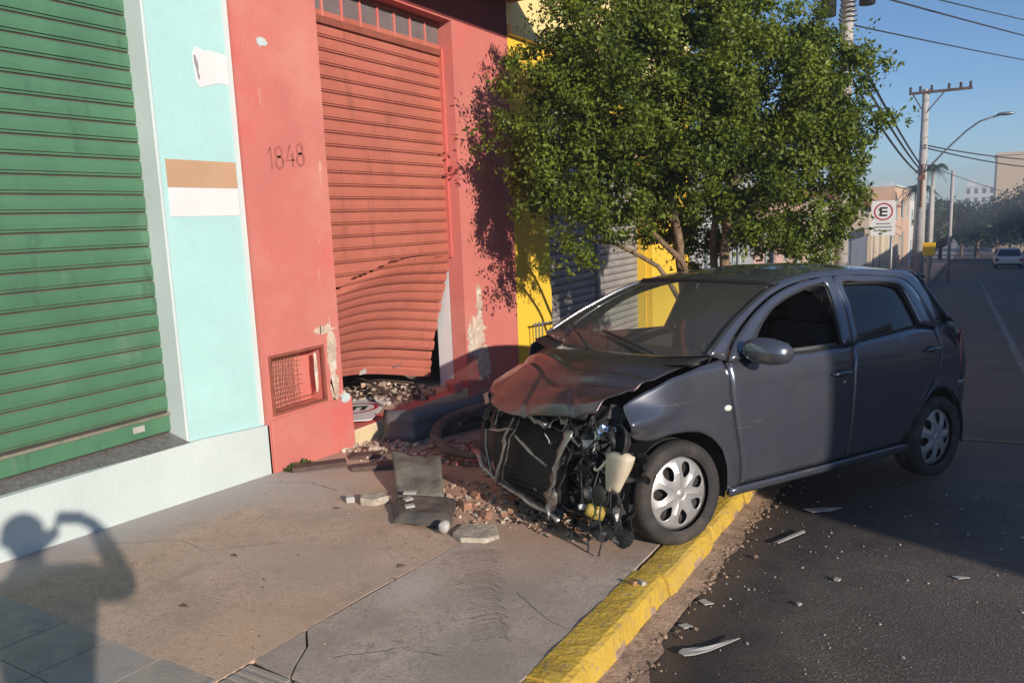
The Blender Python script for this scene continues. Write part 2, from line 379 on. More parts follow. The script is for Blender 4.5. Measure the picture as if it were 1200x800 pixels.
# pavement base (dirt in the joints) and its slabs
b = MB(); ysb = [-30] + list(range(-4, 140, 4)) + list(range(140, 300, 20))
b.add([(x, y, gz(x, y) - .014) for y in ysb for x in (-5.2, -1.35)], [(2*j, 2*j+1, 2*j+3, 2*j+2) for j in range(len(ysb)-1)])
side = structure('pavement', b, M['joint'])
def slab(poly, m, bev=.0012, dz=0.0, name='concrete_slab', nsub=0):
    b = MB(); b.prism(poly, lambda x, y: (x, y, gz(x, y)-.10), lambda x, y: (x, y, gz(x, y)+dz))
    return part(name, b, m, side, bevel=bev)
slab([(-5.0, 1.735), (-2.366, 1.70), (-2.363, 2.6), (-2.329, 3.3), (-2.364, 4.985), (-5.0, 4.985)], M['concrete_tan'])
slab([(-2.362, 5.2), (-2.325, 3.3), (-2.357, 2.175), (-2.25, 2.075), (-2.185, 1.95), (-2.135, 1.872), (-1.357, 1.83), (-1.357, 5.2)], M['concrete_grey'], dz=.002)
slab([(-2.357, 2.165), (-2.36, 1.895), (-2.142, 1.868), (-2.192, 1.945), (-2.257, 2.068)], M['concrete_grey'], dz=.001)
for i in range(4):
    for j in range(6):
        x = -2.36 + i*.25; y = 1.86 - .25*(j+1)
        b = MB(); z = gz(x, y+.12)-.06
        b.add([(x+.004+dx*.242, y+.004+dy*.242, gz(0, y+dy*.25)-(0 if t else .06)-.002) for t in (0, 1) for dx, dy in ((0,0),(1,0),(1,1),(0,1))], [(4,5,6,7),(0,1,5,4),(1,2,6,5),(2,3,7,6),(3,0,4,7)])
        for k in range(6):                       # raised ribs
            yy = y + .022 + k*.041
            b.add([(x+.014+dx*.22, yy+dy*.02, gz(0, yy+dy*.02)+(-.002 if t == 0 else .004)) for t in (0, 1) for dx, dy in ((0,0),(1,0),(1,1),(0,1))], [(4,5,6,7),(0,1,5,4),(1,2,6,5),(2,3,7,6),(3,0,4,7)])
        part('ribbed_tile', b, M['tile_grey'], side)
ty = [1.728, 1.40, 1.07, .74, .41, .08, -.25]
tx = [-4.34, -4.02, -3.69, -3.36, -3.03, -2.70, -2.376]
for j in range(6):
    for i in range(6):
        d = rnd.uniform(-.002, .0015)
        slab([(tx[i]+.002, ty[j+1]+.002), (tx[i+1]-.002, ty[j+1]+.002), (tx[i+1]-.002, ty[j]-.002), (tx[i]+.002, ty[j]-.002)], M['tile_grey'], .002, d*.6, 'paving_tile')
slab([(-5, -29), (-1.357, -29), (-1.357, -.26), (-5, -.26)], M['concrete_grey'])
slab([(-1.36, -.25), (-1.357, .35), (-1.36, .355), (-2.37, .355), (-2.37, -.25)], M['concrete_grey'])
y = 5.0
for i in range(14):
    l = rnd.uniform(2.2, 3.4); y1 = y + l
    slab([(-5.0, y), (-2.37, y), (-2.37, y1-.012), (-5.0, y1-.012)], M['concrete_tan'] if i % 3 == 0 else M['concrete_grey'])
    slab([(-2.36, max(y, 5.21)), (-1.357, max(y, 5.21)), (-1.357, y1-.012), (-2.36, y1-.012)], M['concrete_grey'])
    y = y1
b = MB(); ysb = [y] + [q for q in range(int(y)+4, 140, 6)] + list(range(140, 300, 20))
b.add([(x, q, gz(x, q)) for q in ysb for x in (-5.0, -1.357)], [(2*j, 2*j+1, 2*j+3, 2*j+2) for j in range(len(ysb)-1)])
part('far_pavement', b, M['concrete_grey'], side)
spot_stain(M['concrete_tan'], [(-4.3, 2.6, .42, 1.5, .0, (.45, .41, .39), .95), (-4.25, 3.5, .42, .6, .0, (.45, .41, .39), .9), (-3.75, 3.6, .35, .45, .5, (.46, .40, .36), .6), (-2.75, 4.1, .75, .75, 0, (.50, .29, .20), .75), (-3.3, 3.3, .5, .14, .5, (.40, .33, .27), .5), (-2.75, 2.7, .42, .34, .3, (.44, .36, .29), .6), (-3.6, 4.55, .9, .4, 0, (.52, .35, .25), .8), (-2.5, 2.0, .3, .5, 0, (.66, .43, .28), .5)])
spot_stain(M['concrete_grey'], [(-1.95, 3.75, .55, .55, .3, (.48, .30, .21), .85), (-1.95, 3.1, .3, .3, .3, (.46, .34, .27), .5), (-1.75, 2.9, .22, .16, 0, (.33, .28, .25), .5), (-1.6, 2.3, .3, .22, 0, (.32, .27, .24), .6), (-2.2, 2.7, .12, .2, .2, (.62, .54, .48), .6)])

# tyre scuff on the slab: rows of thin rubber streaks
ms = mat('rubber_scuff', (.15, .13, .12), .9, .3, 20)
nt = ms.node_tree; N = nt.nodes; L = nt.links
tb = N.new('ShaderNodeBsdfTransparent'); xs_ = N.new('ShaderNodeMixShader'); gn = N.new('ShaderNodeNewGeometry')
nz = N.new('ShaderNodeTexNoise'); nz.inputs['Scale'].default_value = 60; nz.inputs['Detail'].default_value = 5
mr = N.new('ShaderNodeMapRange'); mr.inputs['From Min'].default_value = .25; mr.inputs['From Max'].default_value = .6; mr.inputs['To Max'].default_value = .42
L.new(gn.outputs['Position'], nz.inputs['Vector']); L.new(nz.outputs['Fac'], mr.inputs['Value']); L.new(mr.outputs[0], xs_.inputs[0])
L.new(tb.outputs[0], xs_.inputs[1]); L.new(N['Principled BSDF'].outputs[0], xs_.inputs[2]); L.new(xs_.outputs[0], N['Material Output'].inputs[0])
b = MB()
for i in range(46):
    t = i/45; cx = -2.17 + .56*t + rnd.uniform(-.012, .012); cy = 3.24 - .78*t; w = .135*(1-.45*t)*rnd.uniform(.6, 1.15)
    pts = []
    for k in range(5):
        q = k/4; px = cx + (q-.5)*2*w*.85; py = cy + (q-.5)*2*w*.55 + .05*math.sin(q*PI)
        pts.append((px, py))
    th = rnd.uniform(.002, .0055)
    vs = [(px, py+s*th, gz(px, py+s*th)+.005) for px, py in pts for s in (-1, 1)]
    b.add(vs, [(2*k, 2*k+1, 2*k+3, 2*k+2) for k in range(4)])
part('tyre_scuff', b, ms, side, stuff=True)
def crack(pts, w=.004):
    P = []
    for i in range(len(pts)-1):
        for k in range(8):
            t = k/8; x = pts[i][0]+(pts[i+1][0]-pts[i][0])*t; y = pts[i][1]+(pts[i+1][1]-pts[i][1])*t
            P.append((x+.018*noise.noise(Vector((x*14, y*14, 0))), y+.018*noise.noise(Vector((x*14, y*14, 8)))))
    P.append(pts[-1]); vs = []
    for i, q in enumerate(P):
        a, c = Vector(P[max(0, i-1)]), Vector(P[min(len(P)-1, i+1)]); d = (c-a).normalized(); nn = Vector((-d.y, d.x))*w*(.35+1.1*abs(noise.noise(Vector((q[0]*20, q[1]*20, 3)))))
        for s in (-1, 1): vs.append((q[0]+nn.x*s, q[1]+nn.y*s, gz(0, q[1]+nn.y*s)+.0035))
    b = MB(); b.add(vs, [(2*i, 2*i+1, 2*i+3, 2*i+2) for i in range(len(P)-1)]); part('crack', b, M['joint'], side)
crack([(-4.1, 2.35), (-3.75, 2.6), (-3.5, 2.55), (-3.2, 2.85)], .002)
crack([(-1.75, 2.92), (-1.5, 2.75), (-1.37, 2.72)], .0022)
crack([(-2.1, 2.05), (-1.9, 2.25), (-1.72, 2.28)], .002)
crack([(-4.2, 3.6), (-3.9, 3.75), (-3.6, 3.7)], .003)
# kerb: painted stones, a part each
b = MB(); qs = [-30, 0, 60, 140] + list(range(150, 300, 10)); b.add([(x, q, gz(0, q)-.3) for q in qs for x in (-1.36, -1.2)], [(2*j, 2*j+1, 2*j+3, 2*j+2) for j in range(len(qs)-1)])
kerb = structure('kerb', b, M['joint'])
def kerbstone(y0, y1, painted, dx, dz, seed):
    nn = max(8, int((y1-y0)/.06)); prof = [(-1.354, -.28, 1), (-1.354, -.006, 0), (-1.348, 0, 0), (-1.30, .003, 0), (-1.25, .003, 0), (-1.215, 0, 0), (-1.195, -.012, 0), (-1.186, -.035, 0), (-1.178, -.075, 1), (-1.168, -.115, 1), (-1.16, -.17, 1), (-1.158, -.28, 1)]
    b = MB(); vs = []; m = len(prof)
    for j in range(nn+1):
        y = y0 + (y1-y0)*j/nn; end = min(j, nn-j) == 0
        for i, (x, z, _) in enumerate(prof):
            q = Vector((x*9+seed, y*7, z*9)); o = noise.noise(q)*.006 + noise.noise(q*3.1)*.003
            if 6 <= i <= 9: o *= 1.8
            vs.append((x + dx + (o if i > 5 else 0) - (.004 if end and i > 4 else 0), y, slope(y) + z + dz + (o if 1 < i < 7 else 0) - (.004 if end and 0 < i < 9 else 0)))
    b.add(vs, [])
    for j in range(nn):
        for i in range(m-1):
            a = j*m+i
            hi = 8.2 + 1.2*noise.noise(Vector((seed, y0*3+j*.45, 0)))
            b.f.append((a, a+m, a+m+1, a+1)); b.m.append(0 if (painted and i < hi) else 1)
    b.f.append(tuple(range(m))); b.m.append(0 if painted else 1); b.f.append(tuple(nn*m+i for i in range(m-1, -1, -1))); b.m.append(0 if painted else 1)
    return part('kerbstone', b, [M['kerb_yellow'], M['kerb_bare']], kerb, smooth=False)
edges = [-1.9, -.85, .2, 1.25, 2.31, 3.43, 4.2, 5.0, 5.95, 7.0, 8.05]
for i in range(len(edges)-1):
    kerbstone(edges[i]+.003, edges[i+1]-.003, True, (.012 if i == 5 else rnd.uniform(-.004, .004)), (.006 if i == 4 else rnd.uniform(-.004, .002)), i*3.7)
y = edges[-1]
for i in range(24):
    kerbstone(y+.003, y+1.05-.003, i < 3, rnd.uniform(-.005, .005), rnd.uniform(-.004, .003), i*5.1+50); y += 1.05
b = MB(); b.add([(xx, q, gz(0, q)+zz) for q in [y]+list(range(36, 140, 8))+list(range(140, 300, 20)) for xx, zz in ((-1.354, 0), (-1.2, 0), (-1.165, -.2))],
                [(3*j+i, 3*j+i+1, 3*j+i+4, 3*j+i+3) for j in range(len(range(36, 140, 8))+len(range(140, 300, 20))) for i in (0, 1)])
part('far_kerb', b, M['kerb_bare'], kerb)

# across the street: pavement and kerb
b = MB(); yy = [-30, -10, 0, 20, 60, 100, 140] + list(range(160, 300, 20))
b.add([(x, q, gz(0, q)+z) for q in yy for x, z in ((6.88, -.3), (6.9, 0), (9.3, .02))], [(3*j+i, 3*j+i+1, 3*j+i+4, 3*j+i+3) for j in range(len(yy)-1) for i in (0, 1)])
structure('pavement_opposite', b, M['concrete_grey'])

# dirt swept against the kerb
b = MB(); vs = []; nn = 90
for j in range(nn+1):
    y = .6 + 5.4*j/nn
    w = .05 + .09*noise.noise(Vector((y*1.7, 3, 0))) + .05*noise.noise(Vector((y*7, 1, 0)))
    vs += [(-1.175, y, road_z(-1.175, y)+.03), (-1.10, y, road_z(-1.1, y)+.014), (-1.10+max(.03, w), y, road_z(-1.0, y)+.004)]
b.add(vs, [(3*j+i, 3*j+i+1, 3*j+i+4, 3*j+i+3) for j in range(nn) for i in (0, 1)])
for k in range(500):
    y = rnd.uniform(.8, 5.6); x = -1.16 + abs(rnd.gauss(0, .08)); r = rnd.uniform(.003, .010)
    b.rock((x, y, road_z(x, y)+r*.5+.008), r)
single('gutter_dirt', b, M['kerb_bare'], 'strip of brown dirt and grit gathered along the yellow kerb', 'dirt', kind='stuff')

# ---------------------------------------------------------------- facades
def wall_holes(b, x0, y0, y1, z0, z1, holes, depth=.2, back=None):
    """front sheet at x0 facing +x between y0,y1,z0,z1 with rectangular holes (y0,y1,z0,z1[,depth]) and their reveals; plus top and ends"""
    ys = sorted(set([y0, y1] + [h[0] for h in holes] + [h[1] for h in holes]))
    zs = sorted(set([z0, z1] + [h[2] for h in holes] + [h[3] for h in holes]))
    ys = [q for q in ys if y0 <= q <= y1]; zs = [q for q in zs if z0 <= q <= z1]
    for i in range(len(ys)-1):
        for j in range(len(zs)-1):
            cy = (ys[i]+ys[i+1])/2; cz = (zs[j]+zs[j+1])/2
            if any(h[0] < cy < h[1] and h[2] < cz < h[3] for h in holes): continue
            b.add([(x0, ys[i], zs[j]), (x0, ys[i+1], zs[j]), (x0, ys[i+1], zs[j+1]), (x0, ys[i], zs[j+1])], [(0, 1, 2, 3)])
    for h in holes:
        d = h[4] if len(h) > 4 else depth; xb = x0-d
        a, c, e, f = h[:4]; a = max(a, y0); c = min(c, y1)
        b.add([(x0, a, e), (x0, c, e), (x0, c, f), (x0, a, f), (xb, a, e), (xb, c, e), (xb, c, f), (xb, a, f)],
              [(0, 4, 5, 1), (1, 5, 6, 2), (2, 6, 7, 3), (3, 7, 4, 0)])
    if back is not None:
        xb = back
        b.add([(x0, y0, z0), (x0, y1, z0), (x0, y1, z1), (x0, y0, z1), (xb, y0, z0), (xb, y1, z0), (xb, y1, z1), (xb, y0, z1)],
              [(1, 5, 6, 2), (2, 6, 7, 3), (3, 7, 4, 0), (4, 7, 6, 5)])

def slat_mesh(name, y0, y1, pitch, mats, bulge=.008, ny=1):
    prof = [(0.0, -.010), (.007, -.012), (.009, .001), (.0195, .003), (.0205, -.007), (.0245, -.007), (.026, bulge*.6), (pitch*.55, bulge), (pitch-.012, bulge*.7), (pitch-.004, -.002), (pitch, -.010)]
    b = MB(); m = len(prof)
    b.v = [(x, y0 + (y1-y0)*j/ny, z) for j in range(ny+1) for z, x in prof]
    for j in range(ny):
        for i in range(m-1):
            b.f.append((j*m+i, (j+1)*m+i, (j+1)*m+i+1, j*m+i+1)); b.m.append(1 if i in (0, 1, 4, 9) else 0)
    return b

# ---- teal and white shop
tb_ = root('teal_shop', 'teal and white shop front with a closed green roller shutter', 'building', (-4.36, 1.0, 0))
b = MB(); wall_holes(b, -4.36, -6, 3.78, .02, 5.2, [(-5, 3.155, .1, 3.42, .30)], back=-9)
part('wall', b, M['teal'], tb_)
b = MB(); b.add([(-4.361, 3.157, .16), (-4.361, 3.157, 3.42), (-4.66, 3.157, 3.42), (-4.66, 3.157, .16)], [(0, 1, 2, 3)])
b.v = [(x, y-.004, z) for x, y, z in b.v]
jb = MB(); jb.box(-4.66, -4.3575, 3.132, 3.1535, .2, 3.42)
part('jamb', jb, M['teal_grey'], tb_, bevel=.004)
b = MB()
pl = [(-6, .20), (1.0, .262), (2.0, .25), (3.22, .231), (3.80, .183)]
for k in range(len(pl)-1):
    (ya, za), (yb, zb) = pl[k], pl[k+1]
    b.add([(-4.33, ya, -.9), (-4.33, yb, -.9), (-4.33, yb, zb), (-4.33, ya, za), (-4.37, ya, za+.003), (-4.37, yb, zb+.003)], [(0, 1, 2, 3), (3, 2, 5, 4)])
b.add([(-4.33, 3.80, -.9), (-4.33, 3.80, .183), (-4.40, 3.80, .186), (-4.40, 3.80, -.9)], [(0, 3, 2, 1)])
part('plinth', b, M['white'], tb_)
b = MB(); b.prism([(-4.62, .315), (-4.332, .246), (-4.332, .20), (-4.62, .20)], lambda x, z: (x, -5, z+.012), lambda x, z: (x, 3.14, z-.010))
part('sill', b, M['granite'], tb_, bevel=.004)
for (ya, yb, za, zb, mm, dx, nm) in ((3.19, 3.778, 1.885, 2.060, 'brown_band', .003, 'painted_band'), (3.19, 3.778, 1.70, 1.884, 'white_band', .003, 'painted_band'), (3.50, 3.779, 2.52, 2.76, 'white_band', .003, 'white_patch'), (3.738, 3.782, .20, 5.0, 'teal_grey', .005, 'edge_strip')):
    b = MB()
    if nm == 'white_patch':
        pol = [(3.47, 2.74), (3.50, 2.785), (3.56, 2.77), (3.62, 2.775), (3.738, 2.765), (3.738, 2.57), (3.66, 2.575), (3.56, 2.545), (3.51, 2.53), (3.485, 2.56), (3.475, 2.65)]
        b.prism(pol, lambda y, z: (-4.361, y, z), lambda y, z: (-4.3575, y, z))
    else: b.box(-4.361, -4.36+dx, ya, yb if nm != 'painted_band' else 3.736, za, zb)
    part(nm, b, M[mm], tb_)
b = MB(); pol = [(3.478, 2.725), (3.489, 2.735), (3.503, 2.70), (3.510, 2.66), (3.503, 2.63), (3.514, 2.60), (3.508, 2.575), (3.497, 2.59), (3.491, 2.64), (3.480, 2.68)]
b.prism(pol, lambda y, z: (-4.3575, y, z), lambda y, z: (-4.3555, y, z)); part('black_smudge', b, M['sign_grey'], tb_)
b = MB(); b.box(-4.69, -4.53, -5, 3.16, .12, 3.9); rsh = part('roller_shutter', b, M['joint'], tb_)
sm = None; pz = .1082
zb0 = 2.381 - .1082*18          # lowest groove line
for k in range(28):
    z = zb0 + pz*k
    if sm is None:
        b = slat_mesh('slat', 0, 6.5, pz, None, .007); sm = bpy.data.objects.new('slat', mesh_of('slat', b, [M['green'], M['green_lip']], False)); COL.objects.link(sm); o = sm
    else: o = bpy.data.objects.new('slat', sm.data); COL.objects.link(o)
    o.parent = rsh; o.location = (-4.522+4.36, 3.135-6.5-1.0, z)
b = MB(); b.box(-4.535, -4.508, -3.3, 3.13, .300, .405); part('bottom_bar', b, M['green'], rsh, bevel=.006)
b = MB(); b.box(-4.515, -4.497, -3.3, 3.13, .405, .425); part('bottom_rail', b, M['green_lip'], rsh, bevel=.004)
b = MB(); b.box(-4.508, -4.503, 2.86, 2.94, .345, .385); part('white_sticker', b, M['shard'], rsh)

# ---- red shop
rs = root('red_shop', 'salmon red shop with a buckled roller shutter and hand painted number 1848', 'building', (-4.33, 5.5, 0))
DZ0, DZ1 = -.085, 3.56
b = MB(); wall_holes(b, -4.33, 3.785, 7.49, -.9, 5.4, [(4.60, 6.43, DZ0, 3.50, .17), (3.853, 4.403, .240, .680, .17)], back=None)
b.add([(-4.33, 3.785, -.9), (-4.33, 3.785, 5.4), (-4.50, 3.785, 5.4), (-4.50, 3.785, -.9)], [(0, 1, 2, 3)])
b.add([(-4.33, 3.785, 5.4), (-4.33, 7.49, 5.4), (-9, 7.49, 5.4), (-9, 3.785, 5.4)], [(0, 1, 2, 3)])
b.add([(-9, 3.785, -.9), (-9, 7.49, -.9), (-9, 7.49, 5.4), (-9, 3.785, 5.4)], [(0, 1, 2, 3)])
wall_r = part('wall', b, M['red'], rs)
b = MB(); b.prism([(3.81, -.6), (4.685, -.6), (4.680, .20), (4.655, .235), (4.62, .245), (4.585, .21), (4.40, .222), (3.81, .212)], lambda y, z: (-4.332, y, z), lambda y, z: (-4.312, y, z)); part('wall_base', b, M['red'], rs, bevel=.008)
b = MB(); b.box(-4.50, -4.328, 4.56, 4.604, -.6, .21); part('pier_base', b, M['red'], rs, bevel=.008)
# room behind: floor, inner faces
b = MB(); b.add([(-4.34, 4.2, -.088), (-4.34, 7.4, -.088), (-7.5, 7.4, -.088), (-7.5, 4.2, -.088)], [(0, 1, 2, 3)]); part('floor', b, M['concrete_tan'], rs)
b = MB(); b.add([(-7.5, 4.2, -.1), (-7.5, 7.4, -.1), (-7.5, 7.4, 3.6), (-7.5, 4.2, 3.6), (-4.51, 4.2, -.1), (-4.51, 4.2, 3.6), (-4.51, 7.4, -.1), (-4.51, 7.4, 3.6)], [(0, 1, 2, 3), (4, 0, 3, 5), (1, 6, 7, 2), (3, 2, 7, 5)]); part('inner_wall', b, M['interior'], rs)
b = MB(); b.box(-4.68, -4.505, 6.432, 6.60, -.088, 3.3); part('inner_jamb', b, M['white_band'], rs)
b = MB(); b.box(-4.40, -4.322, 4.60, 6.42, -.62, -.0865); part('doorstep', b, M['cream'], rs, bevel=.012)
# bare plaster where paint has come away
def blob(cy, cz, ry, rz, n=18, seed=0, jag=.35):
    return [(cy + ry*math.cos(2*PI*k/n)*(1+jag*noise.noise(Vector((k*1.3, seed, 0)))*1.6), cz + rz*math.sin(2*PI*k/n)*(1+jag*noise.noise(Vector((k*1.3, seed+9, 0)))*1.6)) for k in range(n)]
for (cy, cz, ry, rz, sd, x) in ((6.62, .42, .17, .22, 1, -4.326), (6.70, .74, .06, .20, 2, -4.3255), (6.75, .12, .12, .20, 3, -4.327), (4.50, .60, .05, .20, 4, -4.326), (4.43, .80, .10, .035, 5, -4.3265), (4.50, .33, .045, .12, 6, -4.3262), (4.60, .215, .05, .04, 7, -4.306), (4.04, 2.9, .05, .03, 8, -4.327)):
    b = MB(); b.prism(blob(cy, cz, ry, rz, 46, sd, .55), lambda y, z: (-4.332, y, z), lambda y, z, x=x: (x, y, z)); part('bare_plaster', b, M['plaster'] if sd < 7 else M['white'], rs)
# hand painted house number
def ribbon(b, pts, w, x):
    P = [Vector((0, p[0], p[1])) for p in pts]
    vs = []
    for i, p in enumerate(P):
        t = (P[min(i+1, len(P)-1)]-P[max(i-1, 0)]).normalized(); nn = Vector((0, -t.z, t.y))
        ww = w*(1+.5*noise.noise(Vector((p.y*30, p.z*30, 0))))
        vs += [(x, (p-nn*ww).y, (p-nn*ww).z), (x, (p+nn*ww).y, (p+nn*ww).z)]
    b.add(vs, [(2*i, 2*i+1, 2*i+3, 2*i+2) for i in range(len(P)-1)])
def loop(cy, cz, ry, rz, n=14): return [(cy+ry*math.cos(2*PI*k/n), cz+rz*math.sin(2*PI*k/n)) for k in range(n+1)]
hy, hz = 4.005, 2.02
DIG = [('1', [[(0, .105), (.03, .155), (.032, .0)]]), ('8', [loop(.105, .115, .030, .036), loop(.108, .040, .036, .042)]),
       ('4', [[(.222, .155), (.175, .05), (.262, .045)], [(.238, .10), (.240, .0)]]), ('8', [loop(.315, .122, .030, .038), loop(.318, .043, .037, .045)])]
for ch, strokes in DIG:
    b = MB()
    for st in strokes: ribbon(b, [(hy+p[0], hz+p[1]+p[0]*.13) for p in st], .0085, -4.3268)
    part('painted_digit', b, M['red_dark'], rs)
# vent with a torn wire screen
b = MB(); b.add([(-4.50, 3.85, .24), (-4.50, 4.41, .24), (-4.50, 4.41, .68), (-4.50, 3.85, .68)], [(0, 1, 2, 3)]); vent = part('vent_recess', b, M['red'], rs)
b = MB()
b.box(-4.345, -4.318, 3.845, 3.866, .235, .686); b.box(-4.345, -4.318, 4.388, 4.408, .235, .686); b.box(-4.345, -4.318, 3.867, 4.387, .665, .686); b.box(-4.345, -4.318, 3.867, 4.387, .235, .256)
part('vent_frame', b, M['red_lip'], vent, bevel=.003)
for i in range(9):
    y = 3.88 + i*.034; b = MB(); b.tube([(-4.35-.02*math.sin(k/6*PI), y+.012*noise.noise(Vector((i, k*.5, 0))), .255+.41*k/6) for k in range(7)], .0028, 4); part('wire', b, M['rust'], vent)
for i in range(11):
    z = .275 + i*.036; e = 4.17 + .05*noise.noise(Vector((i*.9, 0, 2))) + (.18 if i < 2 else 0); b = MB()
    b.tube([(-4.352-.02*math.sin(k/6*PI), 3.868+(e-3.868)*k/6, z+.006*noise.noise(Vector((i, k*.5, 5)))) for k in range(7)], .0028, 4); part('wire', b, M['rust'], vent)
b = MB(); b.prism(blob(4.345, .48, .010, .15, 16, 12, .5), lambda y, z: (-4.37, y, z), lambda y, z: (-4.362, y+.01, z)); part('torn_flap', b, M['plaster'], vent)
# buckled roller shutter
rsh2 = root('roller_shutter', '', '', (0, 0, 0)); del rsh2['label']; del rsh2['category']
rsh2.parent = rs; rsh2.location = (4.33, -5.5, 0); OFF[rsh2] = (0, 0, 0)
def zc(y):
    s = (y-4.55)/1.88
    return 1.03 + .27*math.sin(min(1, s*1.25)*PI/2) - .10*max(0, s-.75)*2
def buckle(x, y, z):
    s = max(0, min(1, (y-4.55)/1.88)); c = zc(y)
    if z >= c:
        e = math.exp(-((z-c)/.10)**2)
        return (x + .022*e*(1-.7*s), y, z)
    t = (c-z)/(c-.02)
    lift = .36*(1-s)**1.1 + .07*s
    dx = (.05 + .20*s + .20*math.sin(s*PI))*t**.85
    e = math.exp(-(t/.07)**2)
    dx += .085*e*max(0, 1-s*1.05)
    wob = .012*noise.noise(Vector((y*2.1, z*5, 3)))*min(1, t*5)
    return (x - dx + wob, y - .10*s*t, z + lift*t + .055*math.sin(s*PI)*math.sin(min(1, t*1.25)*PI*.62))
NY = 26; pz2 = .1058
for k in range(31):
    z0 = .02 + k*pz2
    b = slat_mesh('slat', 4.50, 6.428, pz2, None, .005, NY)
    jit = rnd.uniform(-.003, .003)
    jx, jz = (rnd.uniform(-.010, .010), rnd.uniform(-.005, .005)) if z0 < 1.15 else (0, 0)
    b.v = [buckle(-4.478+x, y, z+z0) for x, y, z in b.v]
    b.v = [(x+jx*max(0, y-5), y+jx*1.5*(z0 < 1.15), z+jz*max(0, y-4.9)) for x, y, z in b.v]
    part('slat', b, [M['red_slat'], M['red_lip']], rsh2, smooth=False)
b = MB(); n = NY
for j in range(n+1):
    y = 4.50 + 1.925*j/n
    for (x, z) in ((-.012, -.075), (.010, -.075), (.012, -.01), (.0, .018), (-.014, .018)):
        b.v.append(buckle(-4.474+x, y, .02+z))
for j in range(n):
    for i in range(4): b.f.append((j*5+i, (j+1)*5+i, (j+1)*5+i+1, j*5+i+1)); b.m.append(0)
part('bottom_bar', b, M['red_slat'], rsh2)
q = buckle(-4.46, 5.45, -.03); b = MB(); b.box(q[0]-.01, q[0]+.006, q[1]-.045, q[1]+.045, q[2]-.02, q[2]+.025); part('white_sticker', b, M['shard'], rsh2)
q = buckle(-4.46, 5.95, .045); b = MB(); b.box(q[0]-.01, q[0]+.006, q[1]-.06, q[1]+.05, q[2]-.006, q[2]+.006); part('lock_bar', b, M['metal_grey'], rsh2)
for y in (6.432,):
    b = MB(); b.box(-4.52, -4.44, y-.03, y-.002, 1.25, 3.25); part('guide_rail', b, M['red_reveal'], rs)
# beam, fanlight with frosted panes
b = MB(); b.box(-4.53, -4.445, 4.602, 6.428, 3.185, 3.245); part('fanlight_sill', b, M['red_lip'], rs, bevel=.006)
b = MB(); b.box(-4.50, -4.46, 4.602, 6.428, 3.46, 3.50); fan = part('fanlight', b, M['red_lip'], rs, bevel=.004)
ny_ = 8; w = (6.428-4.602)/ny_
for i in range(ny_):
    b = MB(); b.box(-4.492, -4.484, 4.602+i*w+.012, 4.602+(i+1)*w-.012, 3.246, 3.459); part('pane', b, M['frost'], fan)
for i in range(1, ny_):
    b = MB(); b.box(-4.497, -4.470, 4.602+i*w-.011, 4.602+i*w+.011, 3.2455, 3.4595); part('mullion', b, M['red'], fan, bevel=.003)
b = MB(); b.box(-4.335, -4.326, 3.79, 7.485, 3.515, 3.896); part('canopy_shade_band', b, M['canopy_shade'], rs)  # thin dark sheet painting the canopy's shadow on the wall above the opening
b = MB(); b.box(-9.0, -3.32, 3.76, 7.60, 3.90, 4.05); part('canopy', b, M['red'], rs, bevel=.01)

# ---- yellow shop
ysx = -4.33
ye = root('yellow_shop', 'bright yellow shop with grey roller shutters behind the leafy tree', 'building', (ysx, 10.5, 0))
b = MB(); wall_holes(b, ysx, 7.492, 13.9, -1.3, 3.55, [(8.35, 11.62, -.45, 3.0, .2)])
part('wall', b, M['yellow'], ye)
b = MB(); wall_holes(b, ysx+.002, 7.492, 13.9, 3.55, 5.6, [], back=-9); part('upper_wall', b, M['yellow_pale'], ye)
b = MB(); b.box(ysx-.05, ysx+.06, 7.492, 13.9, 3.56, 3.66); b.box(ysx-.05, ysx+.10, 7.492, 13.9, 4.30, 4.36); part('cornice', b, M['yellow_pale'], ye, bevel=.008)
b = MB(); b.box(ysx, ysx+.10, 11.66, 12.35, -1.2, 3.0); part('pilaster', b, M['yellow'], ye, bevel=.01)
b = MB(); b.box(-4.52, -4.48, 8.3, 11.66, -.5, 3.2); gsh = part('roller_shutter', b, M['joint'], ye)
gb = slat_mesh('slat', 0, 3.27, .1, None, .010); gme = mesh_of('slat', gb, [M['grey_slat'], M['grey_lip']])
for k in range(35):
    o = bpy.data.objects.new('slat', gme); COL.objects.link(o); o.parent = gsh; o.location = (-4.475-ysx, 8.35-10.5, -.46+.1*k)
b = MB(); b.box(-4.48, -4.42, 9.97, 10.05, -.5, 3.0); part('guide_rail', b, M['metal_grey'], gsh, bevel=.006)
b = MB()
for y in (7.70, 7.78, 7.86, 8.22): b.tube([(ysx+.12, y, -.40), (ysx+.12, y, .42)], .009, 6)
b.tube([(ysx+.12, 7.66, .40), (ysx+.12, 8.3, .36)], .010, 6)
part('railing', b, M['metal_grey'], ye)

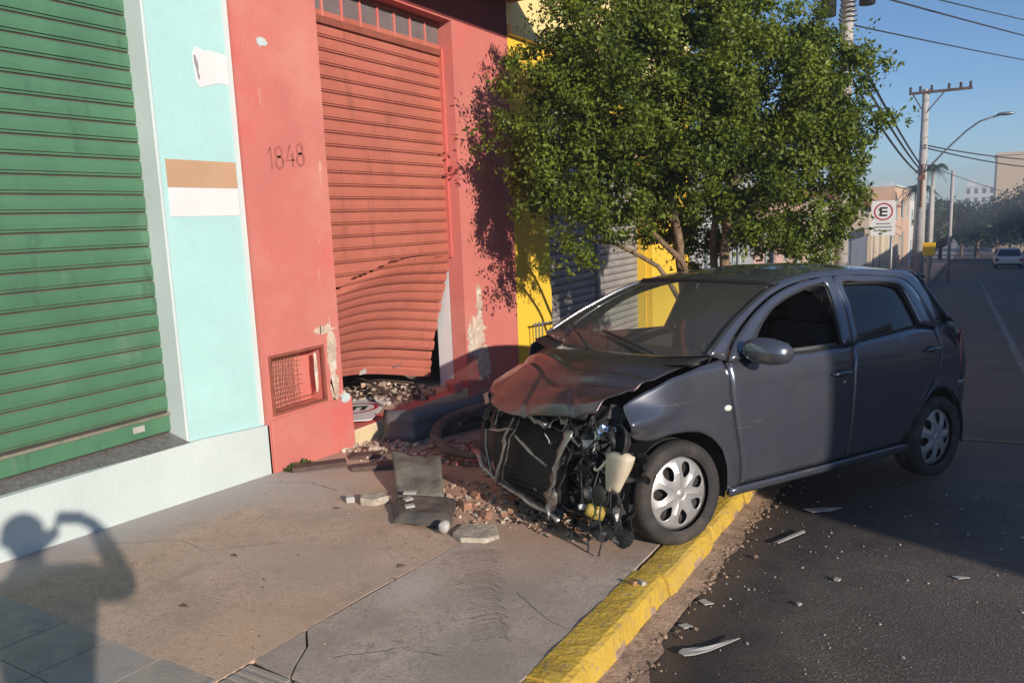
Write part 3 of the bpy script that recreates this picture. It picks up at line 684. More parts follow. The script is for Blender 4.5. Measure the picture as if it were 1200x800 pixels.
# ---------------------------------------------------------------- houses along the street
def house(name, label, x0, sgn, y0, y1, h, col, holes, roof='flat', depth=9, group=None, base=None, trimcol=None, rcol=None):
    """sgn=+1: facade faces +x (left side of the street); -1: faces -x. holes: (kind, y0, y1, z0, z1, colour) heights above local ground"""
    g = slope((y0+y1)/2)
    o = root(name, label, 'building', (x0, (y0+y1)/2, g), group)
    b = MB(); wall_holes(b, 0, y0, y1, -1.5, h, [(q[1], q[2], q[3], q[4], .16) for q in holes], back=-depth)
    b.v = [(x0+sgn*x, y, z+g) for x, y, z in b.v]
    if sgn < 0: b.f = [f[::-1] for f in b.f]
    part('wall', b, M[col] if isinstance(col, str) else col, o)
    for q in holes:
        b = MB(); xa, xb = sorted((x0-sgn*.15, x0-sgn*.10)); b.box(xa, xb, q[1], q[2], g+q[3], g+q[4])
        w = part(q[0], b, M[q[5]], o)
        fr = MB(); xa, xb = sorted((x0-sgn*.10, x0-sgn*.05)); t = .05
        fr.box(xa, xb, q[1]+.002, q[1]+t, g+q[3]+.002, g+q[4]-.002); fr.box(xa, xb, q[2]-t, q[2]-.002, g+q[3]+.002, g+q[4]-.002)
        fr.box(xa, xb, q[1]+t, q[2]-t, g+q[4]-t, g+q[4]-.002); fr.box(xa, xb, (q[1]+q[2])/2-.02, (q[1]+q[2])/2+.02, g+q[3]+.002, g+q[4]-t)
        part('frame', fr, M[trimcol or 'white'], w)
        if q[0] == 'window':
            sb = MB(); xa, xb = sorted((x0-sgn*.02, x0+sgn*.07)); sb.box(xa, xb, q[1]-.06, q[2]+.06, g+q[3]-.07, g+q[3]-.003); part('sill', sb, M[trimcol or 'white'], w)
    if roof == 'flat':
        b = MB(); xa, xb = sorted((x0-sgn*depth, x0+sgn*.12)); b.box(xa, xb, y0-.02, y1+.02, g+h+.003, g+h+.14); part('cornice', b, M[trimcol or 'white'], o)
    elif roof == 'tile':
        xr = x0 - sgn*depth/2; b = MB()
        for (xe, z0, xe2, z1) in ((x0+sgn*.45, h-.02, xr, h+1.35), (x0-sgn*(depth+.4), h-.02, xr, h+1.35)):
            n = int((y1-y0+.5)/.28)
            vs = []
            for i in range(2*n+1):
                y = y0-.25 + (y1-y0+.5)*i/(2*n); dz = .05 if i % 2 else 0
                vs += [(xe, y, g+z0+dz), (xe2, y, g+z1+dz)]
            b.add(vs, [(2*i, 2*i+1, 2*i+3, 2*i+2) for i in range(2*n)])
        part('roof', b, M['roof_tile'], o, solid=.05)
        for ye_ in (y0, y1):
          b = MB(); b.add([(x0, ye_, g+h), (x0-sgn*depth, ye_, g+h), (xr, ye_, g+h+1.32)], [(0, 1, 2)])
          part('gable', b, M[col] if isinstance(col, str) else col, o)
    return o
M['roof_tile'] = mat('roof_tile', (.27, .105, .065), .9, .3, 2.5, .3, 30)
M['w_pink'] = mat('pink_house_wall', (.52, .34, .28), .85, .1, 1)
M['w_grey'] = mat('grey_house_wall', (.33, .33, .34), .85, .1, 1)
M['w_slate'] = mat('slate_gate', (.13, .15, .19), .6, .1, 1)
M['w_cream'] = mat('cream_house_wall', (.62, .50, .36), .85, .1, 1)
M['w_peach'] = mat('peach_house_wall', (.60, .40, .27), .85, .08, 1)
M['w_white'] = mat('white_house_wall', (.66, .64, .62), .85, .08, .6)
M['w_beige'] = mat('beige_tower_wall', (.58, .42, .25), .85, .06, .3)
M['door_wood'] = mat('door_wood', (.30, .15, .06), .6, .2, 4)
M['door_dark'] = mat('door_dark', (.05, .05, .06), .5, .2, 4)
M['door_yellow'] = mat('door_ochre', (.52, .34, .10), .6, .15, 4)

house('grey_house', 'low grey house half hidden behind the leafy tree beside the yellow shop', -4.35, 1, 13.95, 19.0, 3.6, 'w_grey', [('window', 14.9, 16.1, 1.0, 2.2, 'winglass'), ('door', 17.0, 18.0, 0, 2.2, 'door_dark')])
house('pink_house', 'dull pink house seen through gaps below the tree crown', -4.35, 1, 19.05, 26.0, 3.0, 'w_pink', [('window', 20.2, 21.6, .9, 2.1, 'winglass'), ('door', 22.6, 23.7, 0, 2.2, 'door_wood'), ('window', 24.3, 25.4, .9, 2.1, 'winglass')], 'tile')
house('cream_house', 'small cream house with ochre door just beyond the pink house', -4.35, 1, 26.05, 33.6, 2.7, 'w_cream', [('window', 27, 28.2, .9, 2.0, 'winglass'), ('door', 29.2, 30.2, 0, 2.1, 'door_yellow'), ('window', 31.2, 32.4, .9, 2.0, 'winglass')])
sg = root('gated_wall', 'blue grey sheet metal gate between two cream posts, beyond the tree', 'gate', (-4.35, 39, slope(39)))
b = MB(); b.box(-4.40, -4.34, 34.3, 44.6, slope(39)-1, slope(39)+1.95); part('gate_sheet', b, M['w_slate'], sg)
for y in (33.95, 44.9):
    b = MB(); b.box(-4.5, -4.15, y-.25, y+.25, slope(39)-1.2, slope(39)+2.3); b.box(-4.55, -4.10, y-.3, y+.3, slope(39)+2.303, slope(39)+2.42); part('gate_post', b, M['w_cream'], sg)
house('cream_shop', 'cream single storey house with wooden doors and red tiled roof, left of the pole', -4.35, 1, 45.3, 61.8, 4.0, 'w_cream', [('door', 47.0, 49.5, 0, 2.6, 'door_wood'), ('door', 51.0, 53.5, 0, 2.6, 'door_wood'), ('door', 55.2, 57.4, 0, 2.6, 'door_yellow'), ('window', 58.5, 60.5, 1, 2.4, 'winglass')], 'tile')
house('peach_house', 'tall peach fronted house behind the utility pole', -4.35, 1, 61.9, 80, 6.3, 'w_peach', [('door', 63.2, 65.4, 0, 2.6, 'door_yellow'), ('window', 67, 69.6, 1, 2.6, 'winglass'), ('door', 71.2, 74, 0, 2.8, 'door_dark'), ('window', 63.2, 66, 4.0, 5.4, 'winglass'), ('window', 69, 73, 4.0, 5.4, 'winglass'), ('window', 75.5, 78.5, 4.0, 5.4, 'winglass')])
house('white_house', 'white two storey house far down the left side', -4.35, 1, 80.1, 104, 6.4, 'w_white', [('window', 83, 86, 1, 2.6, 'winglass'), ('door', 89, 92, 0, 2.8, 'door_dark'), ('window', 83, 87, 4, 5.5, 'winglass'), ('window', 91, 95, 4, 5.5, 'winglass')])

def tower(name, label, x0, x1, y, ztop, zbot, col, nx, nz, winh=.55, depth=14):
    o = root(name, label, 'building', ((x0+x1)/2, y, zbot))
    hs = []; dx = (x1-x0)/nx; dz = (ztop-zbot)/nz
    b = MB(); b.box(x0, x1, y, y+depth, zbot, ztop); part('wall', b, M[col], o)
    for i in range(nx):
        for j in range(nz):
            b = MB(); xa = x0+dx*(i+.28); xb = x0+dx*(i+.72); za = zbot+dz*(j+.3); zb = za+dz*winh
            b.box(xa, xb, y-.06, y+.05, za, zb); part('window', b, M['winglass'], o)
    b = MB(); b.box(x0-.2, x1+.2, y-.25, y+depth+.2, ztop+.003, ztop+.5); part('parapet', b, M[col], o)
    if nx > 1:
     b = MB(); b.box(x0+dx*.3, x0+dx*1.4, y+2, y+6, ztop+.503, ztop+2.6)
    if nx > 1: part('water_tank', b, M[col], o)
    return o
tower('apartment_block', 'pale high rise block far away between the pole and the beige block', -.3, 8.6, 297, 6.3, -14, 'w_white', 4, 7)
tower('office_tower', 'white block far behind the palm trees', -26, -16.0, 300, 7.0, -14, 'w_white', 4, 7)
tower('beige_block', 'plain beige block rising above the trees at the right edge', 5.1, 16, 180, 10.3, -8.6, 'w_beige', 1, 1, .02)
tower('distant_block', 'grey block on the skyline just right of the tree crown', -30.5, -27.5, 210, 11.0, -10, 'w_grey', 2, 8)

# ---- opposite side of the street (beyond the right edge): it shades the roadway
OPX, OPY0 = 9.3, 4.41 - .548*(9.3-.35)
house('corner_shop', 'long low rendered shop across the street', OPX, -1, OPY0, 13.0, 4.80, 'w_cream', [('door', 1.0, 3.6, .1, 2.9, 'grey_slat'), ('door', 5.2, 7.8, .1, 2.9, 'grey_slat'), ('window', 9.2, 11.6, 1.0, 2.5, 'winglass')])
house('pink_shop', 'plain pink shop across the street', OPX, -1, 13.05, 28.0, 4.75, 'w_pink', [('door', 15, 18, .1, 2.9, 'door_dark'), ('window', 20, 22.4, 1.0, 2.5, 'winglass'), ('window', 24, 26.5, 1.0, 2.5, 'winglass')])
house('grey_shop', 'grey two storey shop across the street', OPX, -1, 28.05, 60.0, 5.6, 'w_grey', [('door', 31, 34, .1, 2.9, 'door_wood'), ('window', 38, 41, 1.0, 2.5, 'winglass'), ('door', 46, 49, .1, 2.9, 'door_dark')])
house('far_corner_house', 'white house farther along the opposite side', OPX, -1, 60.1, 105, 6.0, 'w_white', [('door', 64, 67, .1, 2.9, 'door_wood'), ('window', 72, 75, 1.0, 2.5, 'winglass'), ('window', 80, 84, 1.0, 2.5, 'winglass')])

# ---------------------------------------------------------------- trees
def subclump(cl, k, f, seed):
    q = random.Random(seed); out = []
    for (x, y, z, r) in cl:
        for _ in range(max(3, int(k*(r/.45)**2))):
            d = Vector((q.gauss(0, 1), q.gauss(0, 1), q.gauss(0, 1))).normalized(); a = r*q.uniform(.45, .98)
            out.append((x+d.x*a, y+d.y*a, z+d.z*a*.85, r*f*q.uniform(.6, 1.25)))
    return out
def leaf_cloud(b, clumps, count, size, up=.25):
    tot = sum(c[3]**2 for c in clumps)
    for (x, y, z, r) in clumps:
        n = int(count*r*r/tot)
        for _ in range(n):
            d = Vector((rnd.gauss(0, 1), rnd.gauss(0, 1), rnd.gauss(0, 1))).normalized()
            rr = r*(rnd.random()**.42)
            f = 1 + .45*noise.noise(Vector((x+d.x*1.6, y+d.y*1.6, z+d.z*1.6))*1.3)
            p = Vector((x, y, z)) + Vector((d.x, d.y, d.z*.82))*rr*f
            if noise.noise(p*2.4) < -.30 and rnd.random() < .8: continue
            nrm = (d + Vector((rnd.gauss(0, .7), rnd.gauss(0, .7), rnd.gauss(0, .7)+up))).normalized()
            t = nrm.cross(Vector((rnd.gauss(0, 1), rnd.gauss(0, 1), rnd.gauss(0, 1)))).normalized(); s = nrm.cross(t)
            L_ = size*rnd.uniform(.55, 1.55); w = L_*.26
            b.add([p, p+t*L_*.5+s*w+nrm*.004, p+t*L_, p+t*L_*.5-s*w+nrm*.004], [(0, 1, 2, 3)])

# the street tree behind the car
tr = root('street_tree', 'leafy many stemmed street tree standing on the pavement behind the wrecked car', 'tree', (-2.2, 7.5, gz(0, 7.5)))
TB = Vector((-2.2, 7.5, gz(0, 7.5)))
limbs = [
    ([(-2.36, 7.45, -.40), (-2.36, 7.42, .6), (-2.40, 7.36, 1.3), (-2.5, 7.2, 2.2), (-2.7, 7.1, 3.0)], [.085, .075, .062, .045, .02]),
    ([(-2.02, 7.55, -.40), (-2.00, 7.55, .8), (-1.96, 7.52, 1.6), (-1.8, 7.6, 2.4), (-1.6, 7.8, 3.1)], [.085, .075, .068, .045, .02]),
    ([(-2.22, 7.45, -.40), (-2.26, 7.40, .7), (-2.32, 7.25, 1.15), (-2.62, 7.05, 1.48), (-3.1, 6.8, 1.85), (-3.5, 6.6, 2.3)], [.06, .052, .044, .036, .026, .012]),
    ([(-2.18, 7.44, -.40), (-2.30, 7.30, .65), (-2.52, 7.10, 1.10), (-2.85, 6.9, 1.33), (-3.3, 6.6, 1.45)], [.05, .042, .034, .026, .012]),
    ([(-2.08, 7.6, -.40), (-2.12, 7.62, 1.0), (-2.14, 7.7, 2.0), (-2.2, 7.7, 3.2)], [.07, .06, .045, .02]),
    ([(-1.97, 7.53, 1.45), (-1.5, 7.7, 1.9), (-1.0, 8.0, 2.3)], [.045, .03, .012]),
    ([(-1.97, 7.53, 1.3), (-1.45, 7.75, 1.5), (-.95, 8.0, 1.6)], [.035, .024, .010]),
    ([(-2.42, 7.33, 1.5), (-2.9, 7.0, 2.1), (-3.4, 6.8, 2.9)], [.04, .028, .012]),
]
b = MB()
for k, (p, r) in enumerate(limbs):
    if k == 0: tb0 = b
    P = []
    for i in range(len(p)-1):
        for t in range(4):
            q = Vector(p[i]).lerp(Vector(p[i+1]), t/4); q += Vector((noise.noise(q*3+Vector((k, 0, 0))), noise.noise(q*3+Vector((0, k, 5))), 0))*.03*(1 if i or t else 0); P.append(q)
    P.append(Vector(p[-1])); rr = []
    for i in range(len(r)-1): rr += [r[i]+(r[i+1]-r[i])*t/4 for t in range(4)]
    rr.append(r[-1]); b.tube(P, [q*.68 for q in rr], 8)
part('trunk', b, M['bark'], tr, smooth=True)
cl = [(-3.55, 6.62, 2.15, .42), (-3.45, 6.75, 2.85, .50), (-3.05, 6.95, 3.30, .52), (-2.5, 7.3, 3.45, .60), (-1.85, 7.7, 3.45, .62), (-1.5, 7.85, 3.15, .42), (-1.10, 8.1, 2.85, .40), (-1.02, 8.1, 2.35, .38),
      (-1.15, 7.95, 1.85, .42), (-1.2, 7.85, 1.42, .36), (-1.4, 7.6, 1.45, .36), (-1.75, 7.45, 1.62, .34), (-2.15, 7.25, 1.95, .45), (-2.65, 6.98, 1.78, .40), (-3.08, 6.7, 1.70, .40), (-3.22, 6.60, 1.50, .26), (-3.22, 6.48, 1.18, .12), (-3.05, 6.55, 1.38, .30), (-3.45, 6.55, 2.0, .38), (-3.1, 6.7, 3.0, .40), (-2.6, 7.0, 3.3, .42), (-2.2, 7.0, 2.2, .45), (-2.0, 7.0, 2.7, .45), (-3.3, 6.5, 2.3, .45), (-3.0, 6.65, 2.0, .42), (-3.15, 6.6, 2.75, .42), (-2.7, 6.8, 2.25, .42), (-3.6, 6.5, 2.4, .34), (-2.85, 6.7, 3.1, .38), (-1.35, 8.0, 2.2, .46), (-1.2, 8.05, 2.75, .46), (-1.08, 7.95, 1.62, .36), (-1.3, 7.7, 1.35, .30), (-1.12, 8.05, 2.1, .30), (-1.75, 7.3, 1.42, .28), (-2.65, 6.8, 1.48, .28), (-3.62, 6.65, 2.95, .34), (-3.35, 6.8, 3.4, .38), (-3.45, 6.5, 1.75, .34),
      (-2.25, 7.3, 2.55, .65), (-2.9, 6.95, 2.5, .62), (-1.6, 7.65, 2.55, .68), (-1.5, 7.5, 2.0, .5), (-2.5, 6.75, 2.9, .5), (-1.9, 7.1, 3.0, .5), (-3.66, 6.75, 1.95, .28), (-.80, 8.3, 2.40, .18), (-.78, 8.3, 2.95, .22), (-2.2, 7.5, 3.9, .45), (-3.3, 6.6, 3.35, .3),
      (-2.3, 8.3, 1.5, .5), (-2.8, 8.2, 1.6, .5), (-1.8, 8.3, 1.4, .42), (-1.35, 8.4, 1.3, .40), (-2.6, 8.4, 1.15, .34), (-2.4, 7.9, 2.4, .7), (-1.5, 8.3, 2.4, .6), (-3.0, 7.6, 2.6, .6), (-2.8, 7.5, 1.9, .45), (-1.9, 7.9, 1.9, .4)]
b = MB(); leaf_cloud(b, subclump(cl, 14, .31, 4), 215000, .041); leaf_cloud(b, cl, 22000, .044)
# loose twigs standing out of the outline
for k in range(130):
    c = rnd.choice(cl[:17]+cl[23:28]); d = Vector((rnd.gauss(0, 1), rnd.gauss(0, 1), rnd.gauss(.1, .8))).normalized()
    p = Vector(c[:3]) + d*c[3]*.9
    for j in range(16):
        q = p + d*j*.018 + Vector((rnd.gauss(0, .03), rnd.gauss(0, .03), rnd.gauss(0, .03)))
        t = (d + Vector((rnd.gauss(0, .8), rnd.gauss(0, .8), rnd.gauss(0, .8)))).normalized(); s = t.cross(Vector((rnd.gauss(0, 1), rnd.gauss(0, 1), rnd.gauss(0, 1)))).normalized()
        L_ = rnd.uniform(.030, .062); b.add([q, q+t*L_*.5+s*L_*.26, q+t*L_, q+t*L_*.5-s*L_*.26], [(0, 1, 2, 3)])
part('crown', b, M['leaf'], tr)

def far_tree(label, x, y, h, r, seed, cnt=6500, size=.40, name='shade_tree', group='shade trees far down the street'):
    g = gz(x, y); o = root(name, label, 'tree', (x, y, g), group)
    b = MB(); b.tube([(x, y, g-.5), (x+.1, y, g+h*.25), (x-.1, y+.1, g+h*.45), (x, y, g+h*.8)], [.24, .19, .15, .04], 7)
    for k in range(4):
        a = k*1.6+seed; b.tube([(x, y, g+h*.38), (x+math.cos(a)*r*.4, y+math.sin(a)*r*.4, g+h*.6), (x+math.cos(a)*r*.7, y+math.sin(a)*r*.7, g+h*.75)], [.12, .08, .03], 6)
    part('trunk', b, M['bark'], o, smooth=True)
    rs_ = random.Random(seed); c = []
    for k in range(20):
        a = rs_.uniform(0, 6.28); q = rs_.random()**.5*r*.78
        c.append((x+math.cos(a)*q, y+math.sin(a)*q, g+h*rs_.uniform(.36, .88), r*rs_.uniform(.30, .5)))
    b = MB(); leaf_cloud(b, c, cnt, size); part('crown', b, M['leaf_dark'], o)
FT = [('tall dark tree over the road, beside the white car', 6.6, 104, 8.6, 4.6, 1), ('dark shade tree left of the tall one, overhanging the road', 1.6, 118, 7.2, 4.4, 2),
      ('rounded dark tree just right of the thin poles', -2.4, 108, 7.2, 3.8, 3), ('small dark tree at the far end of the road', -.2, 132, 7.4, 4.2, 4),
      ('dark tree at the right edge below the beige block', 8.6, 92, 8.2, 4.4, 5), ('far tree low under the pale high rise', 4.4, 138, 7.6, 4.6, 6), ('low wide tree closing off the far end of the road', 1.8, 152, 6.6, 5.0, 12), ('broad low tree behind the white car', 6.4, 146, 6.8, 5.4, 13)]
for (lb, x, y, h, r, sd) in FT: far_tree(lb, x, y, h, r, sd)
far_tree('bushy tree behind the utility pole foot', -3.0, 88, 5.2, 2.4, 8, 1500, .34)

def palm(x, y, h, label, seed):
    g = gz(x, y); o = root('palm_tree', label, 'tree', (x, y, g), 'palms beyond the utility pole')
    b = MB(); b.tube([(x, y, g-.5), (x+.05, y, g+h*.5), (x, y, g+h)], [.20, .15, .12], 8); part('trunk', b, M['concrete_pole'], o, smooth=True)
    rs_ = random.Random(seed); b = MB()
    for k in range(22):
        a = rs_.uniform(0, 6.28); el = rs_.uniform(-.1, 1.1); l = rs_.uniform(1.3, 1.9); pts = []
        for i in range(7):
            t = i/6; pts.append(Vector((x+math.cos(a)*math.cos(el)*l*t, y+math.sin(a)*math.cos(el)*l*t, g+h+math.sin(el)*l*t-1.3*t*t*l*.6)))
        for i in range(6):
            d = (pts[i+1]-pts[i]).normalized(); s = d.cross(Vector((0, 0, 1))).normalized()
            for sg_ in (-1, 1):
                for u in (0, .5):
                    q = pts[i].lerp(pts[i+1], u); b.add([q, q+d*.08, q+s*sg_*.42*(1-i/8)+d*.22-Vector((0, 0, .22))], [(0, 1, 2)])
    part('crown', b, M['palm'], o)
palm(-2.25, 69.7, 7.6, 'taller thin palm just right of the utility pole', 3)
palm(-3.0, 62.5, 5.6, 'shorter palm with drooping fronds half behind the utility pole', 5)

# ---------------------------------------------------------------- poles, signs, wires
def pole(x, y, h, label, k=1.0):
    g = gz(x, y); o = root('utility_pole', label, 'pole', (x, y, g))
    b = MB(); b.tube([(x, y, g-.6), (x, y, g+h*.5), (x, y, g+h)], [.21*k, .165*k, .12*k], 12); part('shaft', b, M['concrete_pole'], o, smooth=True)
    return o, g
po, g = pole(-1.55, 36, 7.85, 'tall concrete utility pole with a crossarm and a street lamp arm')
zt = g+7.75
b = MB(); b.box(-2.15, 0.05, 35.86, 35.97, zt-.09, zt+.01); ca = part('crossarm', b, M['wood'], po)
for x in (-2.1, -1.75, -1.35, -.75, -.35, -.02):
    b = MB(); b.lathe([(.0, 0), (.05, .0), (.06, .06), (.035, .10), (.06, .14), (.03, .2), (0, .21)], 8, Matrix.Translation((x, 35.91, zt+.02))); part('insulator', b, M['door_dark'], ca)
b = MB(); b.tube([(-1.55, 35.9, zt-.9), (-.9, 35.9, zt-.08)], .025, 5); b.tube([(-1.55, 35.9, zt-.9), (-2.0, 35.9, zt-.08)], .025, 5); part('brace', b, M['wood'], po)
b = MB(); b.tube([(-1.5, 35.8, g+4.55), (-.8, 35.7, g+5.35), (-.1, 35.6, g+6.05), (.35, 35.5, g+6.38), (1.0, 35.4, g+6.55)], [.035]*5, 7); lamp = part('lamp_arm', b, M['metal_grey'], po, smooth=True)
b = MB(); b.ell((1.18, 35.37, g+6.57), (.30, .12, .07), 10, 6); part('lamp_head', b, M['metal_grey'], lamp, smooth=True)
b = MB(); b.tube([(-1.55, 35.83, g+3.2), (-1.55, 35.8, g+4.9)], .05, 6); b.box(-1.66, -1.44, 35.75, 35.84, g+4.3, g+4.5); part('cable_bracket', b, M['rust'], po)
# pole hidden by the street tree, with a coil of spare cable
p2, g2 = pole(-1.9, 15.1, 8.5, 'utility pole behind the street tree, its top wrapped in coiled cable', .62)
b = MB(); P = []
for i in range(320):
    a = i*.42; P.append((-1.9+(.13+.015*math.sin(i*.9))*math.cos(a), 15.1+(.13+.015*math.sin(i*.9))*math.sin(a), g2+5.42+i*.0052))
b.tube(P, .016, 5); part('cable_coil', b, M['metal_grey'], p2, smooth=True)
for (dx, r, z0, z1) in ((-.32, .13, 5.6, 7.2), (.30, .13, 5.7, 7.3)):
    b = MB(); b.lathe([(0, 0), (r, .02), (r, z1-z0-.02), (0, z1-z0)], 14, Matrix.Translation((-1.9+dx, 15.1, g2+z0))); part('splice_case', b, M['wire'], p2, smooth=True)
# thin poles
def thin_pole(x, y, h, label, box=False):
    g = gz(x, y); o = root('thin_pole', label, 'pole', (x, y, g), 'slender poles beyond the utility pole')
    b = MB(); b.tube([(x, y, g-.3), (x, y, g+h)], .075, 8); part('shaft', b, M['concrete_pole'], o, smooth=True)
    if box:
        b = MB(); b.box(x-.22, x+.22, y-.16, y-.07, g+1.25, g+1.75); part('notice_board', b, M['yellow_box'], o, bevel=.01)
thin_pole(-1.12, 34.0, 3.9, 'slender white pole carrying a yellow board', True)
thin_pole(-.55, 42.0, 5.1, 'slender grey pole right of the one with the yellow board')

# parking sign: white plate, red ring, letter E
def ring(b, c, r0, r1, n, fn, off):
    vs = []
    for k in range(n):
        a = 2*PI*k/n
        for r in (r0, r1): vs.append(fn(c[0]+r*math.cos(a), c[1]+r*math.sin(a), off))
    b.add(vs, [(2*k, 2*k+1, 2*((k+1) % n)+1, 2*((k+1) % n)) for k in range(n)])
def rect(b, u0, u1, v0, v1, fn, off): b.add([fn(u0, v0, off), fn(u1, v0, off), fn(u1, v1, off), fn(u0, v1, off)], [(0, 1, 2, 3)])
def sign_face(fn, parent, w, h, rc, rr, lines):
    b = MB(); b.prism([(-w/2, .03), (-w/2+.03, 0), (w/2-.03, 0), (w/2, .03), (w/2, h-.03), (w/2-.03, h), (-w/2+.03, h), (-w/2, h-.03)], lambda u, v: fn(u, v, -.004), lambda u, v: fn(u, v, .004)); pl_ = part('plate', b, M['sign_white'], parent)
    b = MB(); ring(b, rc, rr*.84, rr, 40, fn, .006); part('red_ring', b, M['sign_red'], pl_)
    e = rr*.52; cx, cy = rc; b = MB()
    rect(b, cx-e*.75, cx-e*.75+e*.42, cy-e, cy+e, fn, .0065)
    for v in (cy-e, cy-e*.19, cy+e*.62): rect(b, cx-e*.75+e*.42, cx+e*.8, v, v+e*.38, fn, .0065)
    part('letter_e', b, M['sign_black'], pl_)
    for (v0, v1, a) in lines:
        b = MB(); rect(b, -a, a, v0, v1, fn, .006); part('text_line', b, M['sign_grey'], pl_)
    return pl_
sx, sy = -1.62, 19.9; sg0 = gz(sx, sy)
ps = root('parking_sign', 'upright white parking sign with red ringed letter E on a thin post', 'sign', (sx, sy, sg0))
b = MB(); b.tube([(sx+.19, sy+.03, sg0-.3), (sx+.19, sy+.03, sg0+2.65)], .028, 8); part('post', b, M['metal_grey'], ps, smooth=True)
sign_face(lambda u, v, o: (sx+u, sy-o, sg0+1.86+v), ps, .52, .80, (0, .55), .20, [(.10, .135, .19), (.18, .215, .19), (.26, .29, .15)])

# cables
def cable(a, c, sag, r, label, n=24):
    a = Vector(a); c = Vector(c); b = MB()
    b.tube([a.lerp(c, i/n) - Vector((0, 0, 4*sag*(i/n)*(1-i/n))) for i in range(n+1)], r, 5, cap=False)
    single('overhead_cable', b, M['wire'], label, 'cable', 'overhead cables')
cable((-3.66, 7.3, 4.65), (8.1, 53, 8.25), .12, .018, 'lowest of the three single cables crossing the sky at upper right')
cable((-2.8, 7.8, 4.4), (7.0, 52.6, 9.6), .12, .014, 'topmost single cable crossing the sky at upper right')
cable((-1.75, 15.0, 4.65), (7.5, 50, 7.3), .12, .014, 'thin cable from behind the tree crown running out to the right') 
for k, (z, s, nm) in enumerate(((4.9, .10, 'upper'), (4.65, .14, 'middle'), (4.35, .22, 'lowest'))):
    cable((-1.85, 15.1, g2+z+.25), (-1.6, 35.8, g+4.85-.18*k), s, .030, '%s of the thick drooping cables between tree and utility pole' % nm)
cable((-1.5, 35.8, g+5.65), (7.56, 63.7, 4.1), .35, .03, 'upper thick cable from the utility pole towards the beige block')
cable((-1.5, 35.8, g+5.55), (7.6, 63.7, 3.5), .4, .03, 'lower thick cable from the utility pole towards the beige block')
cable((-1.5, 35.8, g+4.9), (9.2, 60, .5), .5, .014, 'thin low cable from the utility pole to the opposite houses')

# ---------------------------------------------------------------- the wrecked car (local axes: x forward from the front axle, y left, z up)
H_, P_, Q_ = math.radians(-118.3), math.radians(2.99), math.radians(1.5)
cf = Vector((math.cos(H_)*math.cos(P_), math.sin(H_)*math.cos(P_), math.sin(P_)))
cl0 = Vector((-math.sin(H_), math.cos(H_), 0)); cu0 = cf.cross(cl0)
clf = cl0*math.cos(Q_) + cu0*math.sin(Q_); cup = cu0*math.cos(Q_) - cl0*math.sin(Q_)
CM = Matrix((cf, clf, cup)).transposed().to_4x4(); CM.translation = Vector((-1.976, 4.255, -.216))
car = root('wrecked_car', 'dark grey hatchback with its front torn off, standing on kerb and pavement', 'car', matrix=CM)

ZS = [.15, .27, .45, .62, .80, .92, 1.0, 1.2, 1.42, 1.55]; YS = [.770, .805, .83, .842, .842, .832, .803, .715, .605, .50]
def hw(x, z):
    if z <= ZS[0]: w = YS[0]
    elif z >= ZS[-1]: w = YS[-1]
    else:
        i = max(k for k in range(len(ZS)-1) if ZS[k] <= z); t = (z-ZS[i])/(ZS[i+1]-ZS[i])
        def tan(k):
            if k == 0: return (YS[1]-YS[0])/(ZS[1]-ZS[0])
            if k == len(ZS)-1: return (YS[-1]-YS[-2])/(ZS[-1]-ZS[-2])
            return (YS[k+1]-YS[k-1])/(ZS[k+1]-ZS[k-1])
        h = ZS[i+1]-ZS[i]; a, c = YS[i], YS[i+1]; m0, m1 = tan(i)*h, tan(i+1)*h
        w = a*(2*t**3-3*t*t+1) + m0*(t**3-2*t*t+t) + c*(-2*t**3+3*t*t) + m1*(t**3-t*t)
    if x > .1: w -= .16*((x-.1)/.65)**2
    if x < -1.9: w -= .11*((-1.9-x)/1.05)**2
    for ax in (0, -2.46):                                   # flared wheel arches
        d = abs(math.hypot(x-ax, z-.29)-.37)
        if z > .2: w += .010*math.exp(-(d/.04)**2)
    w += .006*math.exp(-((z-(.885-.03*x*.5))/.022)**2)*(1 if -2.5 < x < -.35 else 0)   # shoulder crease
    return w
def rs_poly(p, n):
    P = [Vector(q) for q in p]; L_ = [0]
    for i in range(1, len(P)): L_.append(L_[-1]+(P[i]-P[i-1]).length)
    out = []
    for k in range(n+1):
        s = L_[-1]*k/n; i = 0
        while i < len(P)-2 and L_[i+1] < s: i += 1
        t = (s-L_[i])/max(1e-9, L_[i+1]-L_[i]); out.append(P[i].lerp(P[i+1], t))
    return out
def smooth_poly(p, n):
    """Catmull-Rom through p, then even spacing"""
    P = [Vector(q) for q in p]; Q = []
    for i in range(len(P)-1):
        p0 = P[max(i-1, 0)]; p1 = P[i]; p2 = P[i+1]; p3 = P[min(i+2, len(P)-1)]
        for k in range(6):
            t = k/6; Q.append(.5*((2*p1) + (p2-p0)*t + (2*p0-5*p1+4*p2-p3)*t*t + (3*p1-p0-3*p2+p3)*t**3))
    Q.append(P[-1]); return rs_poly(Q, n)
def coons(b_, t_, l_, r_, nu, nv, fn, mb, flip=False):
    B, T, Lc, Rc = rs_poly(b_, nu), rs_poly(t_, nu), rs_poly(l_, nv), rs_poly(r_, nv)
    vs = []
    for j in range(nv+1):
        v = j/nv
        for i in range(nu+1):
            u = i/nu
            p = B[i]*(1-v)+T[i]*v + Lc[j]*(1-u)+Rc[j]*u - (B[0]*(1-u)*(1-v)+B[-1]*u*(1-v)+T[0]*(1-u)*v+T[-1]*u*v)
            vs.append(fn(p))
    fs = []
    for j in range(nv):
        for i in range(nu):
            a = j*(nu+1)+i; q = (a, a+1, a+nu+2, a+nu+1); fs.append(q[::-1] if flip else q)
    mb.add(vs, fs)
